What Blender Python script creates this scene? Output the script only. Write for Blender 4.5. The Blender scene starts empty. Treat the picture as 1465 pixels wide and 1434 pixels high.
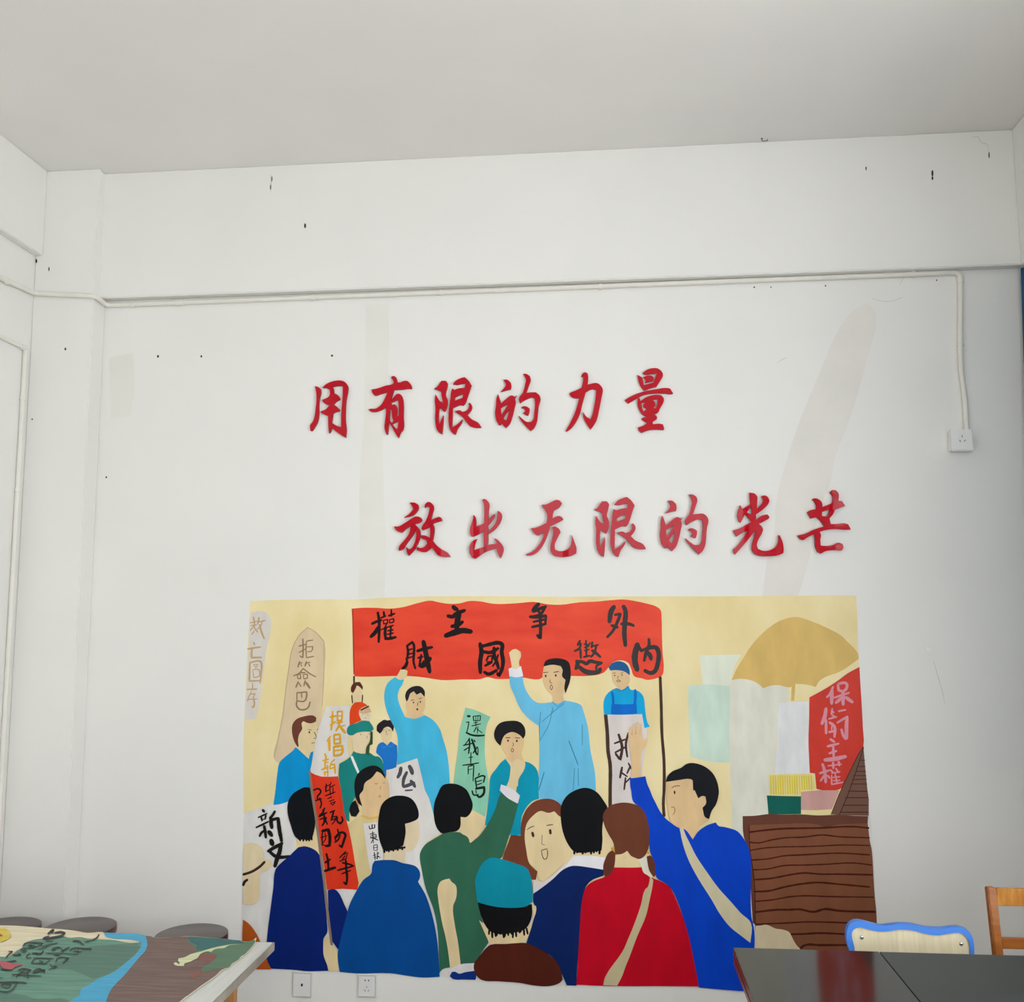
import bpy, bmesh, math, random
from mathutils import Vector, Matrix
from mathutils.geometry import tessellate_polygon
random.seed(7)
C = bpy.context.scene.collection
SC = bpy.context.scene

# ------------------------------------------------------------------ camera
W, H, F = 1465, 1434, 1400.0
YAW, PITCH, ROLL = -0.09457946, 0.11893728, -0.00415777
CAM = Vector((0.0, -4.0, 1.82))
cy, sy, cp, sp = math.cos(YAW), math.sin(YAW), math.cos(PITCH), math.sin(PITCH)
fw = Vector((sy*cp, cy*cp, sp)); r0 = Vector((cy, -sy, 0)); u0 = r0.cross(fw)
cr, sr = math.cos(ROLL), math.sin(ROLL)
RT = cr*r0 + sr*u0; UP = -sr*r0 + cr*u0
cam = bpy.data.cameras.new('camera'); camo = bpy.data.objects.new('camera', cam); C.objects.link(camo)
camo.matrix_world = Matrix(((RT.x, UP.x, -fw.x, CAM.x), (RT.y, UP.y, -fw.y, CAM.y), (RT.z, UP.z, -fw.z, CAM.z), (0, 0, 0, 1)))
cam.sensor_fit = 'HORIZONTAL'; cam.sensor_width = 36.0; cam.lens = F/W*36.0
cam.clip_start = 0.05; cam.clip_end = 200
SC.camera = camo

# ------------------------------------------------------------------ sky and exposure
SC.view_settings.view_transform = 'Standard'
SC.view_settings.look = 'None'
SC.view_settings.gamma = 1.0
SC.view_settings.use_curve_mapping = False
SC.view_settings.exposure = 3.23
world = bpy.data.worlds.new('sky'); SC.world = world; world.use_nodes = True
bg = world.node_tree.nodes['Background']
bg.inputs[0].default_value = (0.955, 0.972, 1.0, 1); bg.inputs[1].default_value = 1.0
SC.cycles.use_denoising = True
SC.cycles.max_bounces = 12; SC.cycles.diffuse_bounces = 8
SC.cycles.sample_clamp_indirect = 6

ZC = 3.785          # ceiling
FZ = 0.12           # floor
XR, YB = 1.90, -7.2 # right wall, rear wall
REAR = (-1.95, 1.62, 0.98, 3.32)                     # rear window x0 x1 z0 z1
RWIN = [(-7.05, -6.15), (-4.62, -3.05), (-2.75, -1.75)]                 # right windows y0 y1, the rearmost added for stronger side light
RZ = (0.92, 3.12)

def portal(name, loc, rot, sx, sz):
    l = bpy.data.lights.new(name, 'AREA'); l.shape = 'RECTANGLE'; l.size = sx; l.size_y = sz
    l.cycles.is_portal = True
    o = bpy.data.objects.new(name, l); C.objects.link(o); o.location = loc; o.rotation_euler = rot
portal('window_daylight', ((REAR[0]+REAR[1])/2, YB-0.16, (REAR[2]+REAR[3])/2), (math.pi/2, 0, 0), REAR[1]-REAR[0], REAR[3]-REAR[2])
for y0, y1 in RWIN:
    portal('window_daylight', (XR+0.16, (y0+y1)/2, (RZ[0]+RZ[1])/2), (math.pi/2, 0, math.pi/2), y1-y0, RZ[1]-RZ[0])

# ------------------------------------------------------------------ projection helpers (photo pixel -> real plane)
def ray(x, y): return RT*(x-732.5) - UP*(y-717) + fw*F
def on_y(x, y, Y=0.0): d = ray(x, y); return CAM + d*((Y-CAM.y)/d.y)
def on_z(x, y, Z): d = ray(x, y); return CAM + d*((Z-CAM.z)/d.z)
def on_x(x, y, X): d = ray(x, y); return CAM + d*((X-CAM.x)/d.x)

TILE = {'Z': (0, 0, 1),
 'A': (340, 845, 5), 'B': (633, 845, 5), 'C': (926, 845, 5), 'D': (1000, 900, 5),
 'E': (340, 1131, 5), 'G': (633, 1131, 5), 'H': (900, 1131, 5), 'I': (1000, 1131, 5),
 'a': (520, 863, 10.03), 'b': (630, 863, 10.03), 'c': (810, 863, 10.03), 'd': (345, 870, 10.03),
 'e': (430, 1005, 10.03), 'f': (430, 1110, 10.03), 'g': (630, 1010, 10.03), 'h': (1130, 970, 10.03),
 'i': (345, 1140, 10.03), 'j': (500, 1140, 10.03),
 'k': (430, 515, 10.03), 'l': (576, 515, 10.03), 'm': (700, 515, 10.03), 'n': (830, 515, 10.03),
 'o': (555, 690, 10.03), 'p': (655, 690, 10.03), 'q': (740, 690, 10.03), 'r': (840, 690, 10.03),
 's': (925, 690, 10.03), 't': (1030, 690, 10.03), 'u': (1090, 690, 10.03),
 'v': (0, 1300, 10.03), 'w': (100, 1300, 10.03), 'x': (240, 1300, 9.156), 'y': (1015, 1234, 3.2556)}
def pts(s):
    out = []; t = TILE['Z']
    for k in s.replace(':', ': ').split():
        if k.endswith(':'): t = TILE[k[:-1]]; continue
        a, b = k.split(','); out.append((t[0]+float(a)/t[2], t[1]+float(b)/t[2]))
    return out

def smooth(P, closed=True, sub=4, ang=50):
    n = len(P); V = [Vector(p) for p in P]; D = []
    for i in range(n):
        a = V[(i-1) % n]; b = V[i]; c = V[(i+1) % n]
        if not closed and i == 0: D.append(((c-b).normalized(),)*2); continue
        if not closed and i == n-1: D.append(((b-a).normalized(),)*2); continue
        u = (b-a); v = (c-b)
        if u.length < 1e-6 or v.length < 1e-6: D.append((u.normalized(), v.normalized())); continue
        u = u.normalized(); v = v.normalized()
        if math.degrees(u.angle(v, 0)) > ang: D.append((u, v))
        else: t = (u+v).normalized(); D.append((t, t))
    out = []
    for i in range(n if closed else n-1):
        a = V[i]; b = V[(i+1) % n]; L = (b-a).length; t0 = D[i][1]*L; t1 = D[(i+1) % n][0]*L
        for k in range(sub):
            s = k/sub; s2 = s*s; s3 = s2*s
            out.append(a*(2*s3-3*s2+1) + t0*(s3-2*s2+s) + b*(-2*s3+3*s2) + t1*(s3-s2))
    if not closed: out.append(V[-1])
    return [(p.x, p.y) for p in out]

def stroke_outline(P, w, taper=0.62, jit=0.06):
    Q = [Vector(p) for p in smooth(P, closed=False, sub=5, ang=75)]
    n = len(Q); L = [0]
    for i in range(1, n): L.append(L[-1]+(Q[i]-Q[i-1]).length)
    T = max(L[-1], 1e-6); left = []; right = []
    d0 = (Q[1]-Q[0]).normalized(); d1 = (Q[-1]-Q[-2]).normalized()
    Q2 = [Q[0]-d0*w*0.28] + Q + [Q[-1]+d1*w*0.30]; L2 = [-w*0.28] + L + [T+w*0.3]
    for i in range(len(Q2)):
        a = Q2[max(i-1, 0)]; b = Q2[min(i+1, len(Q2)-1)]
        t = (b-a).normalized(); nrm = Vector((-t.y, t.x))
        s = min(max(L2[i]/T, 0), 1)
        f = taper + (1-taper)*math.sin(math.pi*min(max(0.12+s*0.8, 0), 1))**0.7
        f *= 1+random.uniform(-jit, jit)
        if i == 0 or i == len(Q2)-1: f *= 0.35
        left.append(Q2[i]+nrm*w*0.5*f); right.append(Q2[i]-nrm*w*0.5*f)
    return left, right

# ------------------------------------------------------------------ materials
def lin(c): c /= 255.0; return c/12.92 if c <= 0.04045 else ((c+0.055)/1.055)**2.4
def L3(c, k=1.0): return (min(lin(c[0])*k, .95), min(lin(c[1])*k, .95), min(lin(c[2])*k, .95), 1)
MAT = {}
def mat(name, col, rough=0.5, var=0.08, scale=(6, 6, 1.5), noise=4.0, bump=0.0, bscale=60.0, metal=0.0, spec=0.5, coat=0.0, tint=None, k=1.0):
    if name in MAT: return MAT[name]
    m = bpy.data.materials.new(name); m.use_nodes = True; nt = m.node_tree; N = nt.nodes; K = nt.links
    p = N['Principled BSDF']; p.inputs['Roughness'].default_value = rough; p.inputs['Metallic'].default_value = metal
    p.inputs['Specular IOR Level'].default_value = spec; p.inputs['Coat Weight'].default_value = coat
    tc = N.new('ShaderNodeTexCoord'); mp = N.new('ShaderNodeMapping'); mp.inputs['Scale'].default_value = scale
    K.new(tc.outputs['Object'], mp.inputs['Vector'])
    if var > 0:
        nz = N.new('ShaderNodeTexNoise'); nz.inputs['Scale'].default_value = noise; nz.inputs['Detail'].default_value = 6
        K.new(mp.outputs[0], nz.inputs['Vector'])
        rp = N.new('ShaderNodeValToRGB'); c = L3(col, k); d = L3(tint, k) if tint else tuple(x*(1-var*1.8) for x in c[:3])+(1,)
        rp.color_ramp.elements[0].position = 0.3; rp.color_ramp.elements[1].position = 0.7
        rp.color_ramp.elements[0].color = d; rp.color_ramp.elements[1].color = tuple(min(x*(1+var*0.5), .95) for x in c[:3])+(1,)
        K.new(nz.outputs['Fac'], rp.inputs[0]); K.new(rp.outputs[0], p.inputs['Base Color'])
    else: p.inputs['Base Color'].default_value = L3(col, k)
    if bump > 0:
        nb = N.new('ShaderNodeTexNoise'); nb.inputs['Scale'].default_value = bscale; nb.inputs['Detail'].default_value = 5
        K.new(tc.outputs['Object'], nb.inputs['Vector'])
        bp = N.new('ShaderNodeBump'); bp.inputs['Strength'].default_value = bump; bp.inputs['Distance'].default_value = 0.004
        K.new(nb.outputs['Fac'], bp.inputs['Height']); K.new(bp.outputs[0], p.inputs['Normal'])
    MAT[name] = m; return m
def paint(col, var=0.07):
    return mat('wall paint %d %d %d' % col, col, rough=0.38, var=var*1.1, scale=(3.4, 3.4, 1.3), noise=4.5, spec=0.12, k=1.0)
WALL = mat('white limewash', (231, 230, 226), rough=0.75, var=0.02, scale=(1, 1, 1), noise=1.6, bump=0.12, bscale=9, spec=0.2)
CEIL = mat('ceiling limewash', (233, 231, 227), rough=0.85, var=0.03, scale=(1, 1, 1), noise=1.2, bump=0.1, bscale=7, spec=0.15)
FLOOR = mat('terrazzo floor', (140, 133, 124), rough=0.35, var=0.15, scale=(1, 1, 1), noise=40)
PVC = mat('painted conduit', (226, 223, 214), rough=0.4, var=0.02)
PLAST = mat('white socket plastic', (226, 226, 224), rough=0.3, var=0.0)
BLACK = mat('dark slot', (22, 22, 22), rough=0.6, var=0.0)
HOLE = mat('dark nail hole', (60, 56, 52), rough=0.9, var=0.0)
RED = mat('red acrylic', (182, 0, 27), rough=0.008, var=0.0, spec=0.25)
REDS = mat('red acrylic edge', (140, 2, 20), rough=0.35, var=0.0, spec=0.1)
FRAME = mat('window frame', (215, 216, 216), rough=0.4, var=0.0)

# ------------------------------------------------------------------ object helpers
ORG = {}
def origin(o): return ORG.get(o.name, Vector((0, 0, 0))) if o else Vector((0, 0, 0))
def link(name, me, parent=None, org=None):
    o = bpy.data.objects.new(name, me); C.objects.link(o)
    if parent: o.parent = parent; ORG[o.name] = origin(parent)
    elif org is not None: o.location = org; ORG[o.name] = Vector(org)
    return o
def mesh(name, V, Fc, m, parent=None, org=None, mats=None, midx=None, shade=False):
    off = origin(parent) if parent else (Vector(org) if org is not None else Vector((0, 0, 0)))
    me = bpy.data.meshes.new(name); me.from_pydata([tuple(Vector(v)-off) for v in V], [], Fc)
    for mm in (mats or [m]): me.materials.append(mm)
    if midx: me.polygons.foreach_set('material_index', midx)
    if shade: me.polygons.foreach_set('use_smooth', [True]*len(me.polygons))
    me.update(); return link(name, me, parent, org)
def from_bm(name, bm, m, parent=None, org=None, shade=False):
    off = origin(parent) if parent else (Vector(org) if org is not None else Vector((0, 0, 0)))
    bmesh.ops.translate(bm, verts=bm.verts, vec=-off)
    bmesh.ops.recalc_face_normals(bm, faces=bm.faces)
    me = bpy.data.meshes.new(name); bm.to_mesh(me); bm.free(); me.materials.append(m)
    if shade:
        me.polygons.foreach_set('use_smooth', [True]*len(me.polygons))
        try: me.set_sharp_from_angle(angle=math.radians(40))
        except Exception: pass
    return link(name, me, parent, org)
def tag(o, label=None, cat=None, group=None, kind=None):
    if label: o['label'] = label
    if cat: o['category'] = cat
    if group: o['group'] = group
    if kind: o['kind'] = kind
    return o
def thing(name, loc, label, cat, group=None):
    o = bpy.data.objects.new(name, None); C.objects.link(o); o.location = loc; o.empty_display_size = 0.05
    ORG[o.name] = Vector(loc); return tag(o, label, cat, group)
def bm_box(bm, a, b, bev=0.0):
    r = bmesh.ops.create_cube(bm, size=1.0); vs = r['verts']
    for v in vs: v.co = Vector(((v.co.x+.5)*(b[0]-a[0])+a[0], (v.co.y+.5)*(b[1]-a[1])+a[1], (v.co.z+.5)*(b[2]-a[2])+a[2]))
    if bev > 0:
        es = list({e for v in vs for e in v.link_edges})
        bmesh.ops.bevel(bm, geom=es, offset=bev, segments=2, affect='EDGES')
def box(name, a, b, m, parent=None, bev=0.0, org=None):
    bm = bmesh.new(); bm_box(bm, a, b, bev); return from_bm(name, bm, m, parent, org, shade=bev > 0)
def bm_tube(bm, P, r, seg=12, cap=True):
    P = [Vector(p) for p in P]; rings = []; up = None
    for i, p in enumerate(P):
        t = (P[min(i+1, len(P)-1)]-P[max(i-1, 0)]).normalized()
        if up is None: up = Vector((0, 0, 1)) if abs(t.z) < 0.9 else Vector((0, 1, 0))
        a = t.cross(up).normalized(); b = a.cross(t).normalized(); up = b
        rr = r[i] if isinstance(r, (list, tuple)) else r
        rings.append([bm.verts.new(p + (a*math.cos(2*math.pi*k/seg)+b*math.sin(2*math.pi*k/seg))*rr) for k in range(seg)])
    for i in range(len(rings)-1):
        for k in range(seg): bm.faces.new((rings[i][k], rings[i][(k+1) % seg], rings[i+1][(k+1) % seg], rings[i+1][k]))
    if cap: bm.faces.new(rings[0][::-1]); bm.faces.new(rings[-1])
def tube(name, P, r, m, parent=None, seg=12, org=None):
    bm = bmesh.new(); bm_tube(bm, P, r, seg); return from_bm(name, bm, m, parent, org, shade=True)
def rounded(P, rad, n=5):
    P = [Vector(p) for p in P]; out = [P[0]]
    for i in range(1, len(P)-1):
        a = (P[i-1]-P[i]); b = (P[i+1]-P[i]); r = min(rad, a.length*.45, b.length*.45)
        s = P[i]+a.normalized()*r; e = P[i]+b.normalized()*r
        for k in range(n+1):
            t = k/n; out.append(s*(1-t)**2 + P[i]*2*t*(1-t) + e*t*t)
    out.append(P[-1]); return out
def tri2(loops):
    L = [[Vector((p[0], p[1], 0)) for p in lp] for lp in loops]
    return tessellate_polygon(L)
def prism(name, loops, conv_front, conv_back, m, ms=None, parent=None, org=None):
    """solid of any outline with holes: front skin, back skin and side walls"""
    flat = [p for lp in loops for p in lp]; n = len(flat)
    V = [conv_front(*p) for p in flat] + [conv_back(*p) for p in flat]
    T = tri2(loops); Fc = []; mi = []
    for t in T:
        a, b, c = t; q0, q1, q2 = flat[a], flat[b], flat[c]
        s = (q1[0]-q0[0])*(q2[1]-q0[1])-(q1[1]-q0[1])*(q2[0]-q0[0])
        if s < 0: a, b, c = a, c, b
        Fc.append((a, c, b)); mi.append(0); Fc.append((a+n, b+n, c+n)); mi.append(0)
    k = 0
    for lp in loops:
        m2 = len(lp)
        for i in range(m2): a = k+i; b = k+(i+1) % m2; Fc.append((a, b, b+n, a+n)); mi.append(1 if ms else 0)
        k += m2
    return mesh(name, V, Fc, m, parent, org, mats=[m, ms] if ms else None, midx=mi if ms else None)

# ------------------------------------------------------------------ room shell
XP = on_y(110, 1312, 0.0).x                 # inner corner between pillar side and wall
YP, YBM = -0.10, -0.05                      # pillar face, beam face
ZB = (on_y(147, 427, YBM).z+on_y(1455, 378, YBM).z)/2
XL = on_y(40, 560, YP).x                    # left wall
XLB = on_y(68, 246, YP).x                   # left wall beam face
ZLB = on_y(53, 367, YP).z
XRB = on_y(1452, 250, YBM).x                # right beam face
def S(name, *boxes, m=WALL, bev=0.0):
    bm = bmesh.new()
    for a, b in boxes: bm_box(bm, a, b, bev)
    return tag(from_bm(name, bm, m, shade=bev > 0), kind='structure')
T = 0.18
wall_back = S('wall_back', ((XL-T, 0, 0), (XR+T, T, ZC)))
S('trim_1', ((XP-0.004, YBM, ZB), (XR, 0.0, ZC)), bev=0.004)                           # beam on the mural wall
S('trim_2', ((XL, YP, 0), (XP, 0.0, ZC)), bev=0.004)                                    # pillar
S('trim_3', ((XL, YB, ZLB), (XLB, YP, ZC)), bev=0.004)                                  # beam on the left wall
S('trim_4', ((XRB, YB, RZ[1]+0.09), (XR, YBM, ZC)), bev=0.004)                          # beam above the right windows
S('wall_left', ((XL-T, YB-T, 0), (XL, 0, ZC)))
def wall_with_holes_x(name, x0, x1, holes, z0, z1):
    bs = [((x0, YB-T, 0), (x1, 0, z0)), ((x0, YB-T, z1), (x1, 0, ZC))]; c = YB-T
    for a, b in sorted(holes): bs.append(((x0, c, z0), (x1, a, z1))); c = b
    bs.append(((x0, c, z0), (x1, 0, z1)))
    return S(name, *bs)
wall_with_holes_x('wall_right', XR, XR+T, RWIN, *RZ)
S('wall_rear', ((XL, YB-T, 0), (XR, YB, REAR[2])), ((XL, YB-T, REAR[3]), (XR, YB, ZC)),
  ((XL, YB-T, REAR[2]), (REAR[0], YB, REAR[3])), ((REAR[1], YB-T, REAR[2]), (XR, YB, REAR[3])))
S('ceiling', ((XL-T, YB-T, ZC), (XR+T, T, ZC+0.15)), m=CEIL)
S('floor', ((XL-T, YB-T, -0.15), (XR+T, T, FZ)), m=FLOOR)

def window_x(i, y0, y1):
    z0, z1 = RZ; o = S('window_%d' % i, ((XR+0.05, y0, z0), (XR+0.10, y1, z0+0.05)), ((XR+0.05, y0, z1-0.05), (XR+0.10, y1, z1)),
        ((XR+0.05, y0, z0), (XR+0.10, y0+0.05, z1)), ((XR+0.05, y1-0.05, z0), (XR+0.10, y1, z1)), m=FRAME)
    box('mullion', (XR+0.055, (y0+y1)/2-0.025, z0+.05), (XR+0.095, (y0+y1)/2+0.025, z1-.05), FRAME, o)
    box('transom', (XR+0.055, y0+.05, z1-0.60), (XR+0.095, y1-.05, z1-0.55), FRAME, o)
for i, (a, b) in enumerate(RWIN): window_x(i+1, a, b)
x0, x1, z0, z1 = REAR
wr = S('window_4', ((x0, YB-.10, z0), (x1, YB-.05, z0+.05)), ((x0, YB-.10, z1-.05), (x1, YB-.05, z1)), ((x0, YB-.10, z0), (x0+.05, YB-.05, z1)), ((x1-.05, YB-.10, z0), (x1, YB-.05, z1)), m=FRAME)
for xx in (-1.485, -0.45, 0.585):
    box('mullion', (xx-.035, YB-.095, z0+.05), (xx+.035, YB-.055, z1-.05), FRAME, wr)
box('transom', (x0+.05, YB-.095, 1.60), (x1-.05, YB-.055, 1.66), FRAME, wr)

gm = bpy.data.materials.new('window glass'); gm.use_nodes = True; nt = gm.node_tree; nt.nodes.clear()
_o = nt.nodes.new('ShaderNodeOutputMaterial'); _t = nt.nodes.new('ShaderNodeBsdfTransparent'); _g = nt.nodes.new('ShaderNodeBsdfGlossy'); _m = nt.nodes.new('ShaderNodeMixShader')
_g.inputs['Roughness'].default_value = 0.02; _m.inputs[0].default_value = 0.05
nt.links.new(_t.outputs[0], _m.inputs[1]); nt.links.new(_g.outputs[0], _m.inputs[2]); nt.links.new(_m.outputs[0], _o.inputs[0])
gt = gm.copy(); gt.name = 'rear dimming glass'; gt.node_tree.nodes['Transparent BSDF'].inputs[0].default_value = (.60, .62, .63, 1)  # tint added to cut the daylight through the rear window
box('glass_pane', (x0+.05, YB-.078, z0+.05), (x1-.05, YB-.074, z1-.05), gt, wr)
for i, (a, b) in enumerate(RWIN): box('glass_pane', (XR+.073, a+.05, RZ[0]+.05), (XR+.077, b-.05, RZ[1]-.05), gm, bpy.data.objects['window_%d' % (i+1)])

# old plaster patches and nail holes on the mural wall
def flat(name, P, Y, m, parent, org=None, conv=None):
    V = [(conv or (lambda x, y: on_y(x, y, Y)))(*p) for p in P]; Fc = []
    for t in tri2([P]):
        a, b, c = t; q0, q1, q2 = P[a], P[b], P[c]
        s = (q1[0]-q0[0])*(q2[1]-q0[1])-(q1[1]-q0[1])*(q2[0]-q0[0])
        Fc.append((a, c, b) if s > 0 else (a, b, c))
    return mesh(name, V, Fc, m, parent, org)
PATCH = mat('old beige filler', (226, 223, 216), rough=0.8, var=0.03, scale=(1, 1, 1), noise=6, spec=0.15)
PATCH2 = mat('faint beige filler', (229, 227, 220), rough=0.8, var=0.03, scale=(1, 1, 1), noise=5, spec=0.15)
for nm, s, m in (
  ('stain', '1240,433 1252,446 1254,462 1243,505 1228,560 1212,610 1196,650 1188,690 1172,730 1160,790 1140,860 1090,860 1098,800 1108,760 1110,720 1122,670 1145,600 1170,540 1195,480 1215,450', PATCH),
  ('stain', '523,436 556,434 556,520 548,600 549,700 552,780 550,856 512,856 515,780 514,700 520,600 522,520', PATCH2),
  ('stain', '156,512 190,505 192,560 186,595 158,600', PATCH2)):
    flat(nm, smooth(pts(s)), -0.0006, m, wall_back)
def dot(x, y, r, Y=-0.0008, h=1.0, parent=wall_back, X=None):
    P = [(x+math.cos(k*math.pi/4)*r, y+math.sin(k*math.pi/4)*r*h) for k in range(8)]
    flat('nail_hole', P, Y, HOLE, parent)
for a in ((226, 510, 1.6, 1.3), (288, 510, 1.4, 1.3), (475, 509, 1.7, 1), (1079, 411, 1.2, 1), (1103, 411, 1, 1), (1181, 409, 1, 1.4), (152, 683, 1.2, 1.3), (1340, 401, 1.1, 1)):
    dot(a[0], a[1], a[2], h=a[3])
BEAM = bpy.data.objects['trim_1']; PIL = bpy.data.objects['trim_2']; LB = bpy.data.objects['trim_3']
for a in ((436.5, 323, 1.5, 2.4), (387, 268, .8, 5), (1334, 248, 1.6, 3), (1334, 255, 1.4, 2), (1239, 241, 1, 3), (1415, 222, 1, 5), (389, 256, .7, 6)):
    dot(a[0], a[1], a[2], Y=YBM-0.0012, h=a[3], parent=BEAM)
for a in ((93.5, 499.5, 1.4, 1.5), (52, 373.5, 1.4, 2.2), (70, 385, .9, 3.5), (46, 600, 1, 1.4)):
    dot(a[0], a[1], a[2], Y=YP-0.0012, h=a[3], parent=PIL)
# hairline cracks
def crack(s, Y, parent, w=0.7, m=None):
    P = pts(s); l, r = stroke_outline(P, w, 0.5, 0.3); n = len(l)
    V = [on_y(p.x, p.y, Y) for p in l]+[on_y(p.x, p.y, Y) for p in r]
    mesh('crack', V, [(i, i+n, i+n+1, i+1) for i in range(n-1)], m or mat('hairline crack', (196, 192, 184), rough=.9, var=0), parent)
crack('1248,427 1262,431 1275,431 1285,428 1292,425', -0.0006, wall_back)
crack('1287,408 1291,400 1293,396', -0.0006, wall_back)
crack('1390,197 1399,196 1403,203 1412,207 1415,218', YBM-0.0007, BEAM)
crack('387,250 388,262 387,275', YBM-0.0007, BEAM, 0.9)
crack('1327,927 1329,932 1331,929', -0.0006, wall_back, 3.5, mat('chipped white spot', (240, 240, 238), rough=.9, var=0))
crack('1336,946 1341,965 1347,985 1352,1008', -0.0006, wall_back, 0.7)
crack('1112,519 1118,515 1125,512', -0.0006, wall_back)
# ceiling scratches
hook = thing('ceiling_hook', on_z(1090, 198, ZC), 'small dark hook in the ceiling above the white beam', 'hook')
hk = bmesh.new(); p0 = on_z(1090, 198, ZC)
bm_tube(hk, rounded([p0, p0-Vector((0, 0, .012)), p0+Vector((.022, 0, -.012)), p0+Vector((.022, 0, -.004))], .004), .0014, 8)
from_bm('hook_wire', hk, HOLE, hook, shade=True)
bmc = bmesh.new(); bm_tube(bmc, [p0-Vector((0, 0, .0005)), p0-Vector((0, 0, .002))], .004, 10); from_bm('anchor', bmc, HOLE, hook)

# ------------------------------------------------------------------ electrical conduits
def clip(par, c, ax, r):
    bm = bmesh.new(); c = Vector(c); ax = Vector(ax).normalized()
    bm_tube(bm, [c-ax*.006, c+ax*.006], r*1.32, 12); return from_bm('clip', bm, PVC, par, shade=True)
R = 0.0105
def cw(x, y): return on_y(x, y, -R-0.001)
zc = lambda x: cw(x, 437-(x-157)*47.0/1214)
c1 = thing('conduit', cw(700, 416), 'white conduit running along under the beam down to the raised socket', 'conduit')
pL = on_y(45, 421, YP-R)
runp = [on_x(0, 397, XL+R+.004), on_x(38, 417, XL+R+.004), Vector((XL+R+.004, YP-R-.002, pL.z)), on_y(133, 423, YP-R-.002)]
xs = XP+R+.003
zz = on_y(155, 436, -R).z
runp = [on_x(-60, 364, XL+R+.004), on_x(0, 397, XL+R+.004), Vector((XL+R+.004, YP-R-.002, on_y(48, 420.5, YP-R).z)), Vector((xs, YP-R-.002, on_y(133, 424, YP-R).z)),
        Vector((xs, -R-.001, cw(157, 437).z)), cw(1374, 389.8), cw(1374, 500), cw(1375, 530), cw(1381, 575), cw(1383, 618)]
PTH = rounded(runp, 0.03)
tube('pipe', PTH, R, PVC, c1, 14)
for x in (190, 449, 631, 859, 1306): p = zc(x); clip(c1, p, (1, 0, 0), R)
clip(c1, cw(1374, 493), (0, 0, 1), R); clip(c1, on_x(10, 402.5, XL+R+.004), (0, 1, 0), R)
bm = bmesh.new(); p = zc(256); bm_tube(bm, [p-Vector((.018, 0, 0)), p+Vector((.018, 0, 0))], R*1.35, 14); from_bm('coupling', bm, PVC, c1, shade=True)
bm = bmesh.new(); p = cw(1374, 400); bm_tube(bm, [p-Vector((0, 0, .012)), p+Vector((0, 0, .012))], R*1.25, 14); from_bm('coupling', bm, PVC, c1, shade=True)

YV = on_x(19, 815, XL+R).y
c2 = thing('conduit', (XL+R, YV, 1.0), 'white conduit on the left wall dropping beside the pillar', 'conduit')
zt = on_x(27, 494, XL+R).z; y2 = YV
r2 = 0.010
tube('pipe', rounded([Vector((XL+r2, y2-1.6, zt+.012)), Vector((XL+r2, y2, zt)), Vector((XL+r2, y2, FZ+0.01))], .02), r2, PVC, c2, 14)
for yy in (565, 700, 815, 962): clip(c2, (XL+r2, y2, on_x(19, yy, XL+r2).z), (0, 0, 1), r2)
bm = bmesh.new(); bm_tube(bm, [Vector((XL+r2, y2-.03, zt)), Vector((XL+r2, y2-.005, zt))], r2*1.3, 14); from_bm('coupling', bm, PVC, c2, shade=True)

# ------------------------------------------------------------------ sockets
def slot(par, c, w, h, ang, d=0.0006):
    bm = bmesh.new(); bm_box(bm, (-w/2, -d, -h/2), (w/2, 0.0, h/2))
    bmesh.ops.rotate(bm, verts=bm.verts, cent=(0, 0, 0), matrix=Matrix.Rotation(ang, 3, 'Y'))
    bmesh.ops.translate(bm, verts=bm.verts, vec=Vector(c)); return from_bm('slot', bm, BLACK, par)
# raised box with three-pin socket
a = on_y(1357.5, 616, -.02); b = on_y(1390, 646, -.02)
cx, czz = (a.x+b.x)/2, (a.z+b.z)/2
s1 = thing('socket', (cx, 0, b.z), 'square white raised power socket hanging at the end of the conduit', 'socket')
box('back_box', (a.x, -.036, b.z), (b.x, -0.0005, a.z), PLAST, s1, .004)
fp = box('face_plate', (a.x+.001, -.044, b.z+.001), (b.x-.001, -.036, a.z-.001), PLAST, s1, .003)
slot(fp, (cx, -.0442, czz+.014), .0022, .009, 0)
slot(fp, (cx-.009, -.0442, czz-.004), .0022, .009, math.radians(-30)); slot(fp, (cx+.009, -.0442, czz-.004), .0022, .009, math.radians(30))
def low_socket(px0, px1, py0, label, kind):
    a = on_y(px0, py0, -.008); b = on_y(px1, py0, -.008); w = b.x-a.x; h = w*1.25 if kind == 'tel' else w*1.3
    h = .088 if kind != 'tel' else .098
    cx = (a.x+b.x)/2; z1 = a.z; z0 = z1-h
    t = thing('socket', (cx, 0, z0), label, 'socket')
    bp = box('back_plate', (a.x, -.008, z0), (b.x, -.0005, z1), PLAST, t, .003)
    fp = box('face_plate', (a.x+.004, -.011, z0+.004), (b.x-.004, -.008, z1-.004), PLAST, t, .0015)
    cz = (z0+z1)/2
    if kind == 'tel':
        box('jack_frame', (cx-.007, -.0125, cz-.008), (cx+.007, -.011, cz+.010), PLAST, t, .001)
        slot(fp, (cx, -.0126, cz+.001), .007, .010, 0)
    else:
        slot(fp, (cx-.007, -.0112, cz+.022), .004, .006, 0); slot(fp, (cx+.007, -.0112, cz+.022), .004, .006, 0)
        slot(fp, (cx, -.0112, cz-.002), .002, .007, 0)
        slot(fp, (cx-.007, -.0112, cz-.016), .002, .007, math.radians(-30)); slot(fp, (cx+.007, -.0112, cz-.016), .002, .007, math.radians(30))
low_socket(418.5, 447, 1390.5, 'white wall plate with a single data jack below the mural', 'tel')
low_socket(511.5, 539, 1394, 'white five-hole power socket below the mural', 'pow')

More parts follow.
